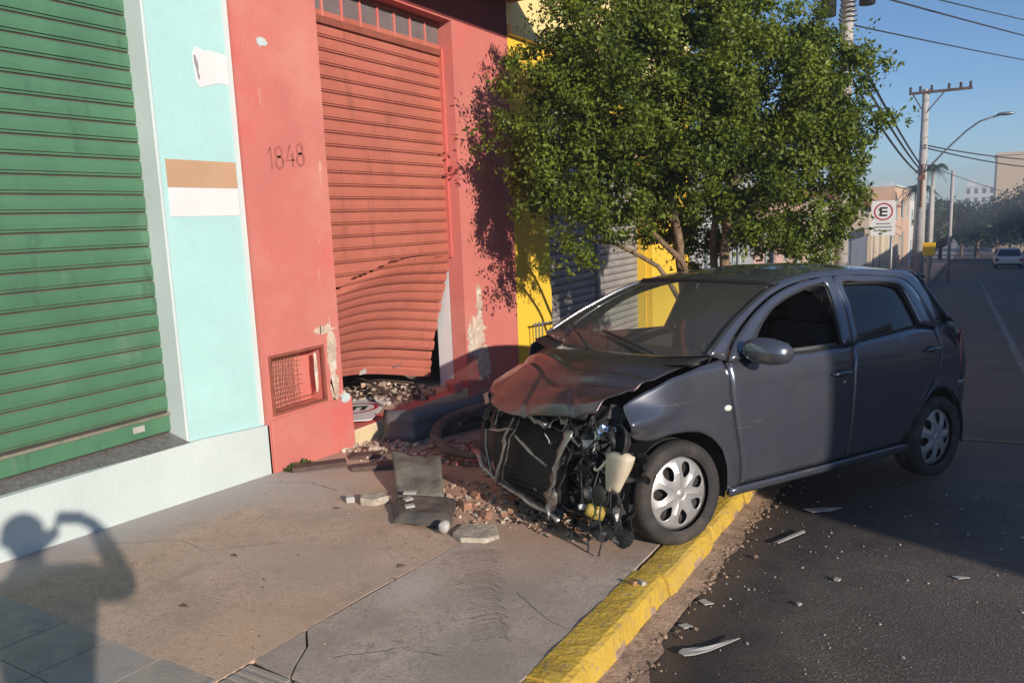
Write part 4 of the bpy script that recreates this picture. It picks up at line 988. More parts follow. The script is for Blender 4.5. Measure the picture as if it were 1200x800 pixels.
def strip(pairs, n, fn, mb, flip=False, m=2):
    A = smooth_poly([p for p, q in pairs], n) if len(pairs) > 3 else rs_poly([p for p, q in pairs], n)
    Bq = smooth_poly([q for p, q in pairs], n) if len(pairs) > 3 else rs_poly([q for p, q in pairs], n)
    vs = [fn(A[i].lerp(Bq[i], k/m)) for i in range(n+1) for k in range(m+1)]; w = m+1
    fs = []
    for i in range(n):
        for k in range(m):
            a = i*w+k; q = (a, a+w, a+w+1, a+1); fs.append(q[::-1] if flip else q)
    mb.add(vs, fs)
def sidefn(s, off=0.0): return lambda p: (p.x, s*(hw(p.x, p.y)+off), p.y)

F_edge = [(-.475, .265), (-.455, .40), (-.40, .58), (-.345, .80), (-.33, .985)]
fd_top = [(-.33, .985), (-.52, 1.0), (-.80, .996), (-1.06, .998), (-1.36, 1.012), (-1.455, 1.01)]
fd_right = [(-1.43, .285), (-1.425, .6), (-1.435, .87), (-1.455, 1.01)]
fd_pairs = [((-.33, .985), (-.52, 1.0)), ((-.41, 1.075), (-.585, 1.075)), ((-.52, 1.155), (-.69, 1.17)), ((-.68, 1.245), (-.84, 1.26)), ((-.88, 1.33), (-.99, 1.315)), ((-1.10, 1.388), (-1.18, 1.362)), ((-1.31, 1.415), (-1.33, 1.385)), ((-1.485, 1.425), (-1.405, 1.382)), ((-1.495, 1.24), (-1.40, 1.23)), ((-1.455, 1.01), (-1.36, 1.012))]
rd_left = [(-1.442, .285), (-1.437, .6), (-1.447, .87), (-1.467, 1.01)]
rd_right = [(-1.99, .30), (-2.09, .38), (-2.14, .475), (-2.22, .575), (-2.34, .675), (-2.44, .79), (-2.49, .92), (-2.47, 1.06)]
rd_top = [(-1.467, 1.01), (-1.525, 1.03), (-1.80, 1.052), (-2.08, 1.078), (-2.27, 1.09), (-2.38, 1.085), (-2.47, 1.06)]
rd_pairs = [((-1.467, 1.01), (-1.525, 1.03)), ((-1.507, 1.24), (-1.555, 1.23)), ((-1.500, 1.425), (-1.57, 1.385)), ((-1.75, 1.43), (-1.80, 1.387)), ((-2.02, 1.42), (-2.03, 1.38)), ((-2.26, 1.39), (-2.19, 1.345)), ((-2.38, 1.28), (-2.245, 1.22)), ((-2.47, 1.06), (-2.27, 1.09))]
cant = [((-.322, .992), (-.20, 1.03)), ((-.40, 1.085), (-.42, 1.165)), ((-.51, 1.165), (-.60, 1.255)), ((-.67, 1.255), (-.78, 1.335)), ((-.87, 1.34), (-.97, 1.395)), ((-1.10, 1.398), (-1.17, 1.435)), ((-1.33, 1.428), (-1.40, 1.458)), ((-1.50, 1.436), (-1.60, 1.468)), ((-1.75, 1.44), (-1.85, 1.472)), ((-2.02, 1.43), (-2.12, 1.468)), ((-2.27, 1.40), (-2.40, 1.452)), ((-2.39, 1.285), (-2.53, 1.36)), ((-2.48, 1.068), (-2.70, 1.13))]
fen_b = [(.385, .66), (.32, .615), (.20, .628), (.10, .638), (0, .64), (-.10, .626), (-.20, .577), (-.28, .50), (-.33, .40), (-.352, .30), (-.357, .225), (-.466, .225)]
fen_t = [(.39, .80), (.25, .885), (.09, .935), (-.13, .978), (-.30, 1.005)]
fen_l = [(.385, .66), (.405, .72), (.39, .80)]
fen_r = [(-.466, .225), (-.445, .40), (-.390, .58), (-.335, .80), (-.320, .95), (-.296, 1.005)]
qp_b = [(-2.152, .475), (-2.25, .578), (-2.36, .632), (-2.46, .645), (-2.58, .622), (-2.70, .548), (-2.775, .45), (-2.80, .40)]
qp_l = [(-2.152, .475), (-2.23, .568), (-2.35, .668), (-2.45, .784), (-2.50, .92), (-2.48, 1.066)]
qp_t = [(-2.48, 1.066), (-2.60, 1.10), (-2.73, 1.085), (-2.83, 1.03)]
qp_r = [(-2.80, .40), (-2.90, .55), (-2.93, .75), (-2.89, .95), (-2.83, 1.03)]
PT = M['paint']
def dent(p, s):
    """the left fender tip is bent: a soft fold running back from the torn front edge"""
    x, z = p.x, p.y; y = hw(x, z)
    if s > 0 and x > .02:
        k = (x-.02)/.37; ridge = z - (.64 + .16*(1-k)*.4 + .07)
        y += .055*k*math.exp(-(ridge/.055)**2) - .07*k*k*max(0, (z-.72)/.1)*.5 - .03*k*max(0, (.68-z)/.06)
        z += .012*k*math.sin(x*22)
    return (x, s*y, z)
for s in (1, -1):
    fl = s < 0
    if s > 0: fb, ft, fl_ = fen_b, fen_t, fen_l
    else: fb, ft, fl_ = fen_b[5:], [(-.09, .955)]+fen_t[3:], [fen_b[5], (-.07, .78), (-.09, .955)]
    b = MB(); coons(fb, ft, fl_, fen_r, 34, 16, lambda p: dent(p, s), b, fl)
    fe = part('front_fender', b, PT, car, True, solid=.006, label='creased front fender torn at its tip' if s > 0 else None)
    b = MB(); coons([(-.475, .265), (-1.43, .285)], fd_top, F_edge, fd_right, 26, 20, sidefn(s), b, fl); strip(fd_pairs, 44, sidefn(s), b, fl, 3)
    fd = part('front_door', b, PT, car, True, solid=.02)
    b = MB(); coons([(-1.442, .285), (-1.99, .30)], rd_top, rd_left, rd_right, 26, 20, sidefn(s), b, fl); strip(rd_pairs, 40, sidefn(s), b, fl, 3)
    rd = part('rear_door', b, PT, car, True, solid=.02)
    b = MB(); strip(cant, 56, sidefn(s, .001), b, not fl, 4); part('roof_rail', b, PT, car, True, solid=.008)
    b = MB(); coons(qp_b, qp_t, qp_l, qp_r, 22, 18, sidefn(s), b, fl); qp = part('rear_quarter', b, PT, car, True, solid=.006)
    b = MB(); strip([((-.36, .222), (-.36, .262)), ((-1.2, .235), (-1.2, .276)), ((-2.08, .25), (-2.08, .30))], 20, sidefn(s, -.004), b, not fl, 3); part('side_sill', b, PT, car, True, solid=.03)
    # windows: glass follows the side surface a little inside it; black seals
    inn = [q for p, q in rd_pairs]; bot = [(-2.27, 1.09), (-2.08, 1.078), (-1.80, 1.052), (-1.525, 1.03)]
    b = MB(); coons(bot[::-1], [inn[2], inn[3], inn[4], inn[5]], [inn[0], inn[1], inn[2]], [inn[7], inn[6], inn[5]], 14, 8, sidefn(s, -.012), b, fl)
    part('window', b, M['glass_dark'], rd, True)
    def seal(loop_pts, parent, w=.009):
        P = rs_poly(loop_pts + [loop_pts[0]], 60); b = MB(); b.tube([(p.x, s*(hw(p.x, p.y)-.002), p.y) for p in P], w, 5, cap=False); part('window_seal', b, M['plastic'], parent, True)
    seal(inn + bot[1:3], rd)
    finn = [q for p, q in fd_pairs]; seal(finn + [(-1.06, .998), (-.80, .996)], fd)
    b = MB(); coons([(-.50, .995), (-.62, .995)], [(-.57, 1.065), (-.62, 1.10)], [(-.50, .995), (-.57, 1.065)], [(-.62, .995), (-.62, 1.10)], 3, 3, sidefn(s, -.004), b, fl); part('mirror_base', b, M['plastic'], fd)
    # lower edge of the dropped glass, door card
    b = MB(); strip([((-.60, .97), (-.60, 1.005)), ((-1.0, .97), (-1.0, 1.004)), ((-1.36, .97), (-1.36, 1.012))], 14, sidefn(s, -.07), b, not fl, 1); part('door_card', b, M['trim'], fd, True, solid=.04)
    # handles
    for (xa, za, par) in ((-1.305, .845, fd), (-2.335, .925, rd)):
        b = MB(); c = []
        for k in range(9):
            t = k/8; xx = xa+.095-.19*t; zz = za+.006*math.sin(t*PI); c.append((xx, s*(hw(xx, zz)+.010+.022*math.sin(t*PI)**.6), zz))
        b.tube(c, [.010, .014, .016, .016, .016, .016, .016, .014, .010], 8, flat=.8)
        part('handle', b, PT, par, True)
        b = MB(); b.ell((xa+.01, s*(hw(xa, za)-.004), za-.002), (.07, .010, .028), 12, 6); part('handle_cup', b, M['plastic'], par, True)
    b = MB(); b.ell((-1.345, s*(hw(-1.345, .785)+.001), .785), (.012, .006, .012), 10, 6); part('key_lock', b, M['chrome'], fd, True)
    if s > 0:
        b = MB(); b.ell((-.31, hw(-.31, .735)+.002, .735), (.030, .012, .018), 12, 8); part('side_marker', b, M['lens'], fe, True)
    # mirror
    b = MB(); n = 16
    def mir(u, v):
        a = 2*PI*u; t = PI*v; r = math.sin(t)**.6
        yy = .835+.115*(1-math.cos(t)); x = -.44-.13*v + .075*r*math.cos(a)*(1 if math.cos(a) > 0 else .6); z = 1.058-.02*v + .085*r*math.sin(a)*(1-.22*v)
        return (x, s*yy, z)
    b.grid(mir, 18, 12, flip=(s > 0)); mi = part('mirror', b, PT, car, True)
    b = MB(); b.tube([(-.52, s*.80, .995), (-.50, s*.88, 1.0)], [.03, .024], 8); part('mirror_arm', b, M['plastic'], mi, True)
    b = MB(); b.obox((-.555, s*.945, 1.045), ((1, 0, 0), (0, 1, 0), (0, 0, 1)), (.003, .095, .055)); part('mirror_glass', b, M['chrome'], mi)
    # wheel-arch liners
    for ax in (0, -2.46):
        b = MB(); b.grid(lambda u, v, ax=ax: (ax+.36*math.cos(PI*(u*1.15-.075)), s*(.50+.30*v), .29+.36*math.sin(PI*(u*1.15-.075))), 18, 3, flip=(s > 0)); part('wheel_liner', b, M['plastic'], car, True)
    b = MB(); b.grid(lambda u, v: (-.44-1.58*u, s*(hw(-.44-1.58*u, .24+.72*v)-.045), .24+.72*v), 10, 8, flip=(s > 0)); part('inner_side', b, M['plastic'], car, True)
    # tail lamp
    b = MB(); b.grid(lambda u, v: (-2.80-.155*u-.02*v*(1-u), s*((hw(-2.80, .9)+.008)-.14*u*u-.01*v), .77+.26*v-.03*u), 8, 8, flip=(s < 0)); part('tail_lamp', b, M['red_lens'], car, True, solid=.02)

# roof, windscreen, hatch
ce = smooth_poly([q for p, q in cant], 56)
def edge_at(x):
    for i in range(len(ce)-1):
        if ce[i].x >= x >= ce[i+1].x:
            t = (ce[i].x-x)/max(1e-9, ce[i].x-ce[i+1].x); return ce[i].lerp(ce[i+1], t)
    return ce[-1]
def interp(x, xs, ys):
    for i in range(len(xs)-1):
        if xs[i] >= x >= xs[i+1]:
            t = (xs[i]-x)/(xs[i]-xs[i+1]); t = t*t*(3-2*t)*.35 + t*.65; return ys[i]+(ys[i+1]-ys[i])*t
    return ys[-1]
RX = [-.88, -1.05, -1.25, -1.5, -1.85, -2.2, -2.45, -2.66]; RZ = [1.408, 1.455, 1.492, 1.515, 1.522, 1.508, 1.485, 1.45]
def roof_pt(u, v):
    t = 2*v-1; xe = -.985-1.43*u; xc = -.90-1.74*u
    k = abs(t)**2.4; x = xc*(1-k)+xe*k; e = edge_at(xe); ye = hw(e.x, e.y)-.002
    return (x, ye*t, e.y + (interp(xc, RX, RZ)-e.y)*(1-abs(t)**2.3))
b = MB(); b.grid(roof_pt, 30, 26, flip=True); part('roof', b, PT, car, True, solid=.01)
wl = smooth_poly([q for p, q in cant[:5]], 14)
def ws_pt(u, v):
    t = 2*u-1; i = v*14; k = min(13, int(i)); e = wl[k].lerp(wl[k+1], i-k); ye = hw(e.x, e.y)-.006
    x0 = -.06-.84*v + .03*math.sin(v*PI); z0 = .985 + .423*v + .045*math.sin(v*PI)
    q = abs(t)**2.2; return (x0*(1-q)+e.x*q, ye*t, z0*(1-q)+e.y*q)
b = MB(); b.grid(ws_pt, 20, 14, flip=False); wsn = part('windscreen', b, M['glass'], car, True)
b = MB(); b.tube([Vector(ws_pt(u/20, 1.0))+Vector((.008, 0, .004)) for u in range(21)], .016, 6); part('header_seal', b, M['plastic'], wsn, True)
for s in (0, 1):
    b = MB(); b.tube([Vector(ws_pt(s, v/14))+Vector((0, 0, .003)) for v in range(15)], .011, 6); part('pillar_trim', b, M['plastic'] if s else M['pillar_gloss'], wsn, True)
b = MB(); b.grid(lambda u, v: tuple(Vector(ws_pt(u, 0))+Vector((.10-.13*v, 0, -.035+.03*v))), 20, 3); part('cowl', b, M['plastic'], car, True, solid=.01)
for (y0, y1, x1) in ((.45, -.10, -.28), (-.05, -.52, -.26)):
    b = MB(); q0 = Vector(ws_pt(.5+y0/1.4, .0)); q1 = Vector(ws_pt(.5+y1/1.4, .16)); b.tube([q0+Vector((.03, 0, .02)), q1+Vector((.0, 0, .025))], [.012, .007], 6); part('wiper', b, M['plastic'], car, True)
def hatch_pt(u, v):
    t = 2*u-1; w = .60+.10*v; x = -2.64-.30*v+.02*math.sin(v*PI) + .10*abs(t)**2.5; z = 1.45-.80*v
    if v < .45: w = .545+.26*v/.45*.9
    else: w = .775-.03*(v-.45)
    return (x, w*t, z)
def hp(v0, v1, u0=0, u1=1, off=0): return lambda u, v: tuple(Vector(hatch_pt(u0+(u1-u0)*u, v0+(v1-v0)*v))+Vector((-off, 0, 0)))
b = MB(); b.grid(hp(.44, 1.0), 14, 8, flip=True); hat = part('tailgate', b, PT, car, True, solid=.012)
b = MB(); b.grid(hp(.0, .10), 14, 2, flip=True); b.grid(hp(.10, .44, 0, .07), 2, 6, flip=True); b.grid(hp(.10, .44, .93, 1), 2, 6, flip=True); part('tailgate_frame', b, PT, car, True, solid=.012)
b = MB(); b.grid(hp(.10, .44, .07, .93, -.008), 12, 6, flip=True); part('rear_window', b, M['glass_dark'], hat, True)
b = MB(); b.grid(lambda u, v: (-2.62-.10*v, (2*u-1)*(.52), 1.475-.025*v-.03*abs(2*u-1)**3), 12, 3); part('spoiler', b, PT, car, True, solid=.02)
def bum(u, v):
    z = .22+.44*v; w = hw(-2.78, .45)-.004; a = u*2-1
    k = min(1, abs(a)/.62); sgn = 1 if a >= 0 else -1
    if abs(a) < .62: x = -3.02; y = (w-.18)*a/.62
    elif abs(a) < .86:
        th = (abs(a)-.62)/.24*PI/2; x = -2.84-.18*math.cos(th); y = sgn*(w-.18+.18*math.sin(th))
    else: x = -2.84+.09*(abs(a)-.86)/.14; y = sgn*w
    sh = .03*(1-v)**2 + (.025 if v > .86 else 0)
    x += sh if abs(a) < .86 else 0
    return (x, y*(1-.03*(1-v)), z)
b = MB(); b.grid(bum, 44, 10, flip=False); part('rear_bumper', b, PT, car, True, solid=.008)
# crumpled bonnet
def hood_pt(u, v):
    t = 2*u-1                                            # -1 car right .. +1 left
    yr = .70*t; xr = -.09-.17*abs(t)**2.2; zr = .985+.012*abs(t)
    yf = -.60+(t+1)*.5*1.27
    a = (t+1)/2
    xf = .38 + .36*a - .05*a*a - .22*a**3 + .12*math.sin(a*PI); zf = .735 - .035*math.sin(a*PI*.9) + .085*a*a
    x = xr+(xf-xr)*v; y = yr+(yf-yr)*v; z = zr+(zf-zr)*v**(1.35-.35*t*t)
    hump = .050*math.sin(PI*min(1, v*1.1))*(1-abs(t)**2.5); z += hump
    tri = lambda q, w: max(0.0, 1-abs(q)/w)
    ridge = v - (.50+.10*t+.04*math.sin(t*5)); z += .020*tri(ridge, .07)*(.6+.4*math.sin(t*2.2+1)) - .018*tri(ridge-.10, .06)
    d = math.hypot((t-.30)/.28, (v-.66)/.20); z -= .020*max(0, 1-d)
    f2 = (t+.05)-(v-.55)*.8; z -= .016*tri(f2, .06)*max(0, v-.48)*2
    f3 = (t+.55)+(v-.7)*.9; z += .012*tri(f3, .07)*max(0, v-.45)*2
    f4 = (t-.55)-(v-.75)*1.1; z -= .012*tri(f4, .05)*max(0, v-.5)*2
    z += .006*noise.noise(Vector((t*3, v*5, 1)))*v*2
    if v > .93: z -= .045*((v-.93)/.07)**1.5
    return (x, y, z)
b = MB(); b.grid(hood_pt, 72, 80, flip=False); part('bonnet', b, M['paint_hood'], car, True, solid=.006, label='buckled bonnet with scraped paint and a painted red reflection')

# wheels
b = MB(); prof = [(.205, -.075), (.215, -.088), (.245, -.095), (.272, -.090), (.284, -.072), (.290, -.045), (.290, -.004), (.286, -.002), (.286, .002), (.290, .004), (.290, .045), (.284, .072), (.272, .090), (.245, .095), (.215, .088), (.205, .075)]
b.lathe(prof, 56); tyre_me = None
WB = b
cv = MB(); nr, na = 56, 448; hold = 7
def cov(r, a):
    k = (a*hold/(2*PI)) % 1; d = abs(k-.5)*2              # 0 mid spoke gap, 1 at spoke centre
    h = .078 - .30*max(0, r-.04)**2*3.2 + .012*(d**2)*max(0, 1-abs(r-.12)/.09)
    if r < .034: h = .072 + .004*(r/.034)
    if r > .183: h = .058 - .018*((r-.183)/.019)**2
    return h
def is_hole(r, a):
    k = ((a*hold/(2*PI)) % 1)-.5; th = k*2*PI/hold
    rc = .134; wv = .030*(1+.5*(r-rc)/.05)
    return ((r-rc)/.044)**2 + (th*r/wv)**2 < 1 or ((abs(((a*hold/(2*PI)) % 1)-.5) > .46) and 0)
idx = {}
for i in range(nr+1):
    r = .202*i/nr
    for j in range(na):
        a = 2*PI*j/na; idx[i, j] = len(cv.v); cv.v.append((r*math.cos(a), r*math.sin(a), cov(r, a)))
for i in range(nr):
    for j in range(na):
        r = .202*(i+.5)/nr; a = 2*PI*(j+.5)/na
        if is_hole(r, a): continue
        q = (idx[i, j], idx[i+1, j], idx[i+1, (j+1) % na], idx[i, (j+1) % na])
        if i == 0: q = (idx[0, 0] if False else idx[i, j], idx[i+1, j], idx[i+1, (j+1) % na])
        cv.f.append(q); cv.m.append(0)
dk = MB(); dk.lathe([(0, .035), (.2, .030), (.206, .05), (.206, -.07), (.1, -.08), (0, -.08)], 40)
nuts = MB()
for k in range(4):
    a = k*PI/2+.4; nuts.lathe([(0, .084), (.009, .083), (.010, .068)], 8, Matrix.Translation((.050*math.cos(a), .050*math.sin(a), -.006)))
nuts.lathe([(0, .079), (.026, .077), (.030, .070)], 18)
tyre_me = mesh_of('tyre', WB, M['tyre'], True); cov_me = mesh_of('wheel_cover', cv, M['silver'], True); dk_me = mesh_of('rim', dk, M['hole'], True); nut_me = mesh_of('hub_cap', nuts, M['silver'], True)
for (x, s, st, camb) in ((0, 1, -2, 2.0), (0, -1, 6, -3), (-2.46, 1, 0, 0), (-2.46, -1, 0, 0)):
    mtx = Matrix.Translation((x, s*.735, .288)) @ Matrix.Rotation(math.radians(st), 4, 'Z') @ Matrix.Rotation(math.radians(camb), 4, 'X') @ Matrix.Rotation(-s*PI/2, 4, 'X') @ Matrix.Rotation(.35+x, 4, 'Z')
    w = bpy.data.objects.new('wheel', tyre_me); COL.objects.link(w); w.parent = car; w.matrix_local = mtx; OFF[w] = None
    for nm, me in (('rim', dk_me), ('wheel_cover', cov_me), ('hub_cap', nut_me)):
        c = bpy.data.objects.new(nm, me); COL.objects.link(c); c.parent = w
        if nm == 'wheel_cover': q = c.modifiers.new('solid', 'SOLIDIFY'); q.thickness = .006; q.offset = -1

# smashed front end
def bar(pts, r, name, m, n=6, flat=.6, par=None, jit=.0):
    P = rs_poly(pts, max(6, len(pts)*4)); P = [p + Vector((noise.noise(p*9), noise.noise(p*9+Vector((4, 0, 0))), noise.noise(p*9+Vector((0, 7, 0)))))*jit for p in P]
    b = MB(); b.tube(P, r, n, flat=flat); return part(name, b, M[m] if isinstance(m, str) else m, par or car, True)
b = MB(); b.grid(lambda u, v: (.44+.02*math.sin(u*9)*.4+.03*math.sin(v*3), -.42+.80*u, .13+.46*v), 18, 10, flip=False); rad = part('radiator', b, M['radiator'], car, True, solid=.03)
for k in range(14):
    z = .16+.030*k; b = MB(); b.tube([(.462+.012*math.sin(u*9/12*1.0), -.41+.78*u/12, z+.004*math.sin(u+k)) for u in range(13)], .004, 4); part('radiator_fin', b, M['engine'], rad)
bar([(.52, -.06, .63), (.535, -.15, .48), (.545, -.20, .30), (.52, -.29, .155)], .024, 'support_post', 'steel', 8, .32, jit=.012)
bar([(.50, -.03, .62), (.52, -.12, .48), (.53, -.17, .30), (.51, -.25, .155)], .012, 'support_post', 'steel', 6, .4, jit=.012)
bar([(.50, .45, .64), (.53, .40, .48), (.53, .34, .28), (.50, .28, .09)], .042, 'support_post', 'steel', 8, .22, jit=.016)
bar([(.46, .47, .62), (.49, .43, .45), (.49, .37, .27), (.47, .32, .10)], .016, 'support_post', 'engine', 6, .5, jit=.018)
bar([(.48, -.60, .30), (.50, -.50, .245), (.50, -.30, .165), (.51, 0, .155), (.50, .28, .125), (.49, .36, .10)], .030, 'lower_crossmember', 'steel', 8, .45, jit=.012)
bar([(.50, -.40, .49), (.51, -.26, .50), (.50, -.10, .545)], .022, 'headlamp_bracket', 'steel', 6, .5, jit=.008)
bar([(.50, -.34, .52), (.49, -.30, .62), (.48, -.20, .66)], .014, 'headlamp_bracket', 'steel', 6, .5, jit=.01)
bar([(.51, -.08, .51), (.52, .10, .45), (.52, .28, .40)], .011, 'stay_rod', 'steel', 6, 1, jit=.004)
bar([(.49, -.46, .50), (.51, -.44, .36), (.52, -.34, .20)], .008, 'stay_rod', 'steel', 6, 1, jit=.006)
bar([(.44, -.55, .66), (.46, -.1, .66), (.44, .30, .68), (.42, .55, .72)], .032, 'upper_crossmember', 'engine', 6, .7, jit=.02)
bar([(.45, .30, .70), (.44, .42, .66), (.47, .47, .60), (.45, .52, .55)], .030, 'bonnet_latch_plate', 'steel', 6, .4, jit=.02)
bar([(.44, .48, .66), (.42, .56, .70), (.38, .64, .76)], .016, 'bent_bracket', 'chrome', 6, .5, jit=.008)
bar([(.40, .30, .20), (.10, .40, .24), (-.2, .42, .26)], .045, 'chassis_leg', 'engine', 6, 1.2)
bar([(.40, -.40, .20), (.10, -.42, .24), (-.2, -.42, .26)], .045, 'chassis_leg', 'engine', 6, 1.2)
# engine bay: block, cam cover, battery, air box, pipes
b = MB(); b.obox((.10, -.05, .48), ((1, 0, .1), (0, 1, 0), (-.1, 0, 1)), (.20, .26, .20)); part('engine_block', b, M['engine'], car, bevel=.03)
b = MB(); b.obox((.10, -.05, .72), ((1, 0, .1), (0, 1, 0), (-.1, 0, 1)), (.12, .24, .05)); part('cam_cover', b, M['plastic'], car, bevel=.02)
b = MB(); b.obox((.10, .42, .68), ((1, .1, 0), (-.1, 1, 0), (0, 0, 1)), (.10, .11, .10)); part('battery', b, M['plastic'], car, bevel=.01)
b = MB(); b.obox((.20, -.45, .62), ((1, .2, 0), (-.2, 1, 0), (0, 0, 1)), (.12, .14, .10)); part('air_box', b, M['plastic'], car, bevel=.02)
b = MB(); b.box(-.34, -.30, -.62, .62, .25, .95); part('firewall', b, M['engine'], car)
b = MB(); b.box(-2.75, -.30, -.70, .70, .20, .26); b.box(-.3, .42, -.45, .45, .14, .18); part('floor_pan', b, M['plastic'], car)
b = MB(); b.lathe([(.0, -.02), (.13, -.02), (.14, 0), (.14, .015), (.10, .02), (.05, .01), (0, .01)], 20, Matrix.Translation((.38, -.18, .36)) @ Matrix.Rotation(PI/2, 4, 'Y')); part('cooling_fan', b, M['engine'], car, True)
for (pts, r, m) in (([(.30, -.30, .62), (.38, -.15, .60), (.44, .05, .63), (.40, .25, .58)], .024, 'plastic'), ([(.35, .20, .45), (.42, .30, .40), (.40, .42, .50), (.30, .46, .62)], .020, 'engine'), ([(.20, .50, .55), (.34, .56, .48), (.40, .60, .38), (.36, .62, .24)], .018, 'engine')):
    bar(pts, r, 'hose', m, 8, 1)
# left corner: torn headlamp bowl, washer bottle, horn, fog lamp, hanging loom
b = MB(); b.lathe([(.085, .03), (.08, .02), (.055, -.01), (.02, -.03), (0, -.035)], 18, Matrix.Translation((.40, .80, .625)) @ Matrix.Rotation(PI/2-.2, 4, 'Y') @ Matrix.Rotation(.3, 4, 'X')); part('headlamp_bowl', b, M['engine'], car, True, solid=.006)
def bott(u, v):
    a = 2*PI*u; t = v
    rx = .050*(1-.25*t)*(.75+.25*math.sin(PI*min(1, t*1.15+.12))); ry = .085*(1-.55*t**1.6)
    if t == 0 or t == 1: rx *= .4; ry *= .4
    sq = (abs(math.cos(a))**4+abs(math.sin(a))**4)**-.22
    return (.43+.02*t+rx*math.cos(a)*sq, .825-.045*t+ry*math.sin(a)*sq, .585-.215*t+.012*math.sin(3*a)*t)
b = MB(); b.grid(bott, 20, 12, flip=True); bo = part('washer_bottle', b, M['bottle'], car, True)
b = MB(); b.tube([(.44, .79, .60), (.45, .77, .65), (.42, .73, .69)], .018, 8); part('filler_neck', b, M['plastic'], bo, True)
b = MB(); b.lathe([(0, .02), (.05, .018), (.062, 0), (.06, -.02), (.03, -.035), (0, -.04)], 18, Matrix.Translation((.47, .70, .335)) @ Matrix.Rotation(PI/2, 4, 'Y')); part('horn', b, M['engine'], car, True)
b = MB(); b.lathe([(0, .045), (.030, .045), (.036, .03), (.046, -.01), (.040, -.05), (0, -.055)], 10, Matrix.Translation((.47, .655, .235)) @ Matrix.Rotation(1.2, 4, 'Y') @ Matrix.Rotation(.5, 4, 'X')); fog = part('fog_lamp', b, M['amber'], car, True)
b = MB(); b.lathe([(0, .022), (.014, .018), (.017, 0), (.012, -.02)], 12, Matrix.Translation((.50, .585, .245)) @ Matrix.Rotation(PI/2, 4, 'Y')); part('bulb', b, M['lens'], fog, True)
bar([(.47, .66, .50), (.49, .71, .47), (.47, .75, .52), (.44, .77, .56)], .020, 'torn_bracket', 'chrome', 6, .5, jit=.008)
rl = random.Random(5)
for k in range(20):
    y0 = rl.uniform(.25, .84); z0 = rl.uniform(.45, .74); p = [Vector((rl.uniform(.38, .48), y0, z0))]
    for j in range(5): p.append(p[-1]+Vector((rl.uniform(-.02, .03), rl.uniform(-.06, .06), rl.uniform(-.12, .05))))
    b = MB(); b.tube(smooth_poly(p, 14), rl.uniform(.003, .007), 5); part('loose_wire', b, M[rl.choice(['plastic', 'engine', 'wire', 'plastic', 'steel', 'wire'])], car, True)
for (pts, r) in (([(.47, .72, .33), (.50, .735, .22), (.49, .745, .12), (.50, .73, .02)], .005), ([(.48, .66, .25), (.50, .645, .12), (.50, .64, .01)], .005), ([(.46, .80, .40), (.44, .84, .30), (.45, .80, .16)], .006), ([(.45, .33, .6), (.50, .48, .52), (.48, .60, .56), (.45, .70, .66)], .006), ([(.45, .40, .68), (.50, .52, .66), (.44, .62, .72)], .007)):
    b = MB(); b.tube(smooth_poly(pts, 16), r, 6); part('hanging_wire', b, M['wire'], car, True)
b = MB(); rg = random.Random(9)
for k in range(70):
    c = Vector((rg.uniform(.30, .48), rg.uniform(.44, .80), rg.uniform(.08, .70)))
    if math.hypot(c.x, c.z-.29) < .33 and c.y > .6: continue
    q = Matrix.Rotation(rg.uniform(0, 6), 3, 'X') @ Matrix.Rotation(rg.uniform(0, 6), 3, 'Z'); h = (rg.uniform(.008, .030), rg.uniform(.003, .012), rg.uniform(.006, .028))
    b.obox(c, [q @ Vector(v) for v in ((1, 0, 0), (0, 1, 0), (0, 0, 1))], h)
for k in range(60):
    c = Vector((rg.uniform(.28, .49), rg.uniform(-.62, .44), rg.choice([rg.uniform(.58, .72), rg.uniform(.10, .2)])))
    q = Matrix.Rotation(rg.uniform(0, 6), 3, 'X') @ Matrix.Rotation(rg.uniform(0, 6), 3, 'Z'); h = (rg.uniform(.008, .030), rg.uniform(.003, .012), rg.uniform(.006, .035))
    b.obox(c, [q @ Vector(v) for v in ((1, 0, 0), (0, 1, 0), (0, 0, 1))], h)
b.m = [rg.choice([0, 0, 0, 0, 1]) for _ in b.m]
part('torn_fragments', b, [M['engine'], M['steel']], car, stuff=True)
for k in range(5):
    b = MB(); c = Vector((.42, rg.uniform(-.2, .5), rg.uniform(.62, .70))); b.rock(c, .022); part('red_shard', b, M['red_lens'] if k % 2 else M['bottle'], car)

# torn sheet metal and broken lamp pieces
for (c, n_, sz, m, nm) in (((.40, .66, .70), (.8, .5, .2), .11, 'plastic', 'torn_sheet'), ((.36, .82, .50), (.9, .3, -.2), .10, 'plastic', 'torn_sheet'), ((.44, .56, .44), (.9, -.3, .3), .10, 'engine', 'torn_sheet'), ((.42, .74, .18), (.7, .3, .6), .13, 'plastic', 'torn_sheet'), ((.46, -.45, .58), (.8, -.4, .5), .10, 'engine', 'torn_sheet'), ((.44, .15, .68), (.6, .2, .8), .12, 'steel', 'torn_sheet'), ((.45, .60, .60), (.9, .1, .2), .055, 'lens', 'lamp_fragment'), ((.43, .70, .66), (.7, .6, .2), .05, 'chrome', 'lamp_fragment')):
    zz = Vector(n_).normalized(); xx = zz.cross(Vector((.1, .2, 1))).normalized(); yy = zz.cross(xx); c = Vector(c)
    def tp(u, v):
        a = u-.5; e = v-.5; r = 1+.5*noise.noise(Vector((u*3+c.x*20, v*3+c.y*20, c.z*9)))
        w = noise.noise(Vector((u*4+c.z*31, v*4, c.y*13)))*.5 + .35*abs(a+.3*e)
        return tuple(c + xx*a*2*sz*r + yy*e*2*sz*r*.8 + zz*w*sz)
    b = MB(); b.grid(tp, 9, 9); part(nm, b, M[m], car, m in ('lens', 'chrome'), solid=.004)
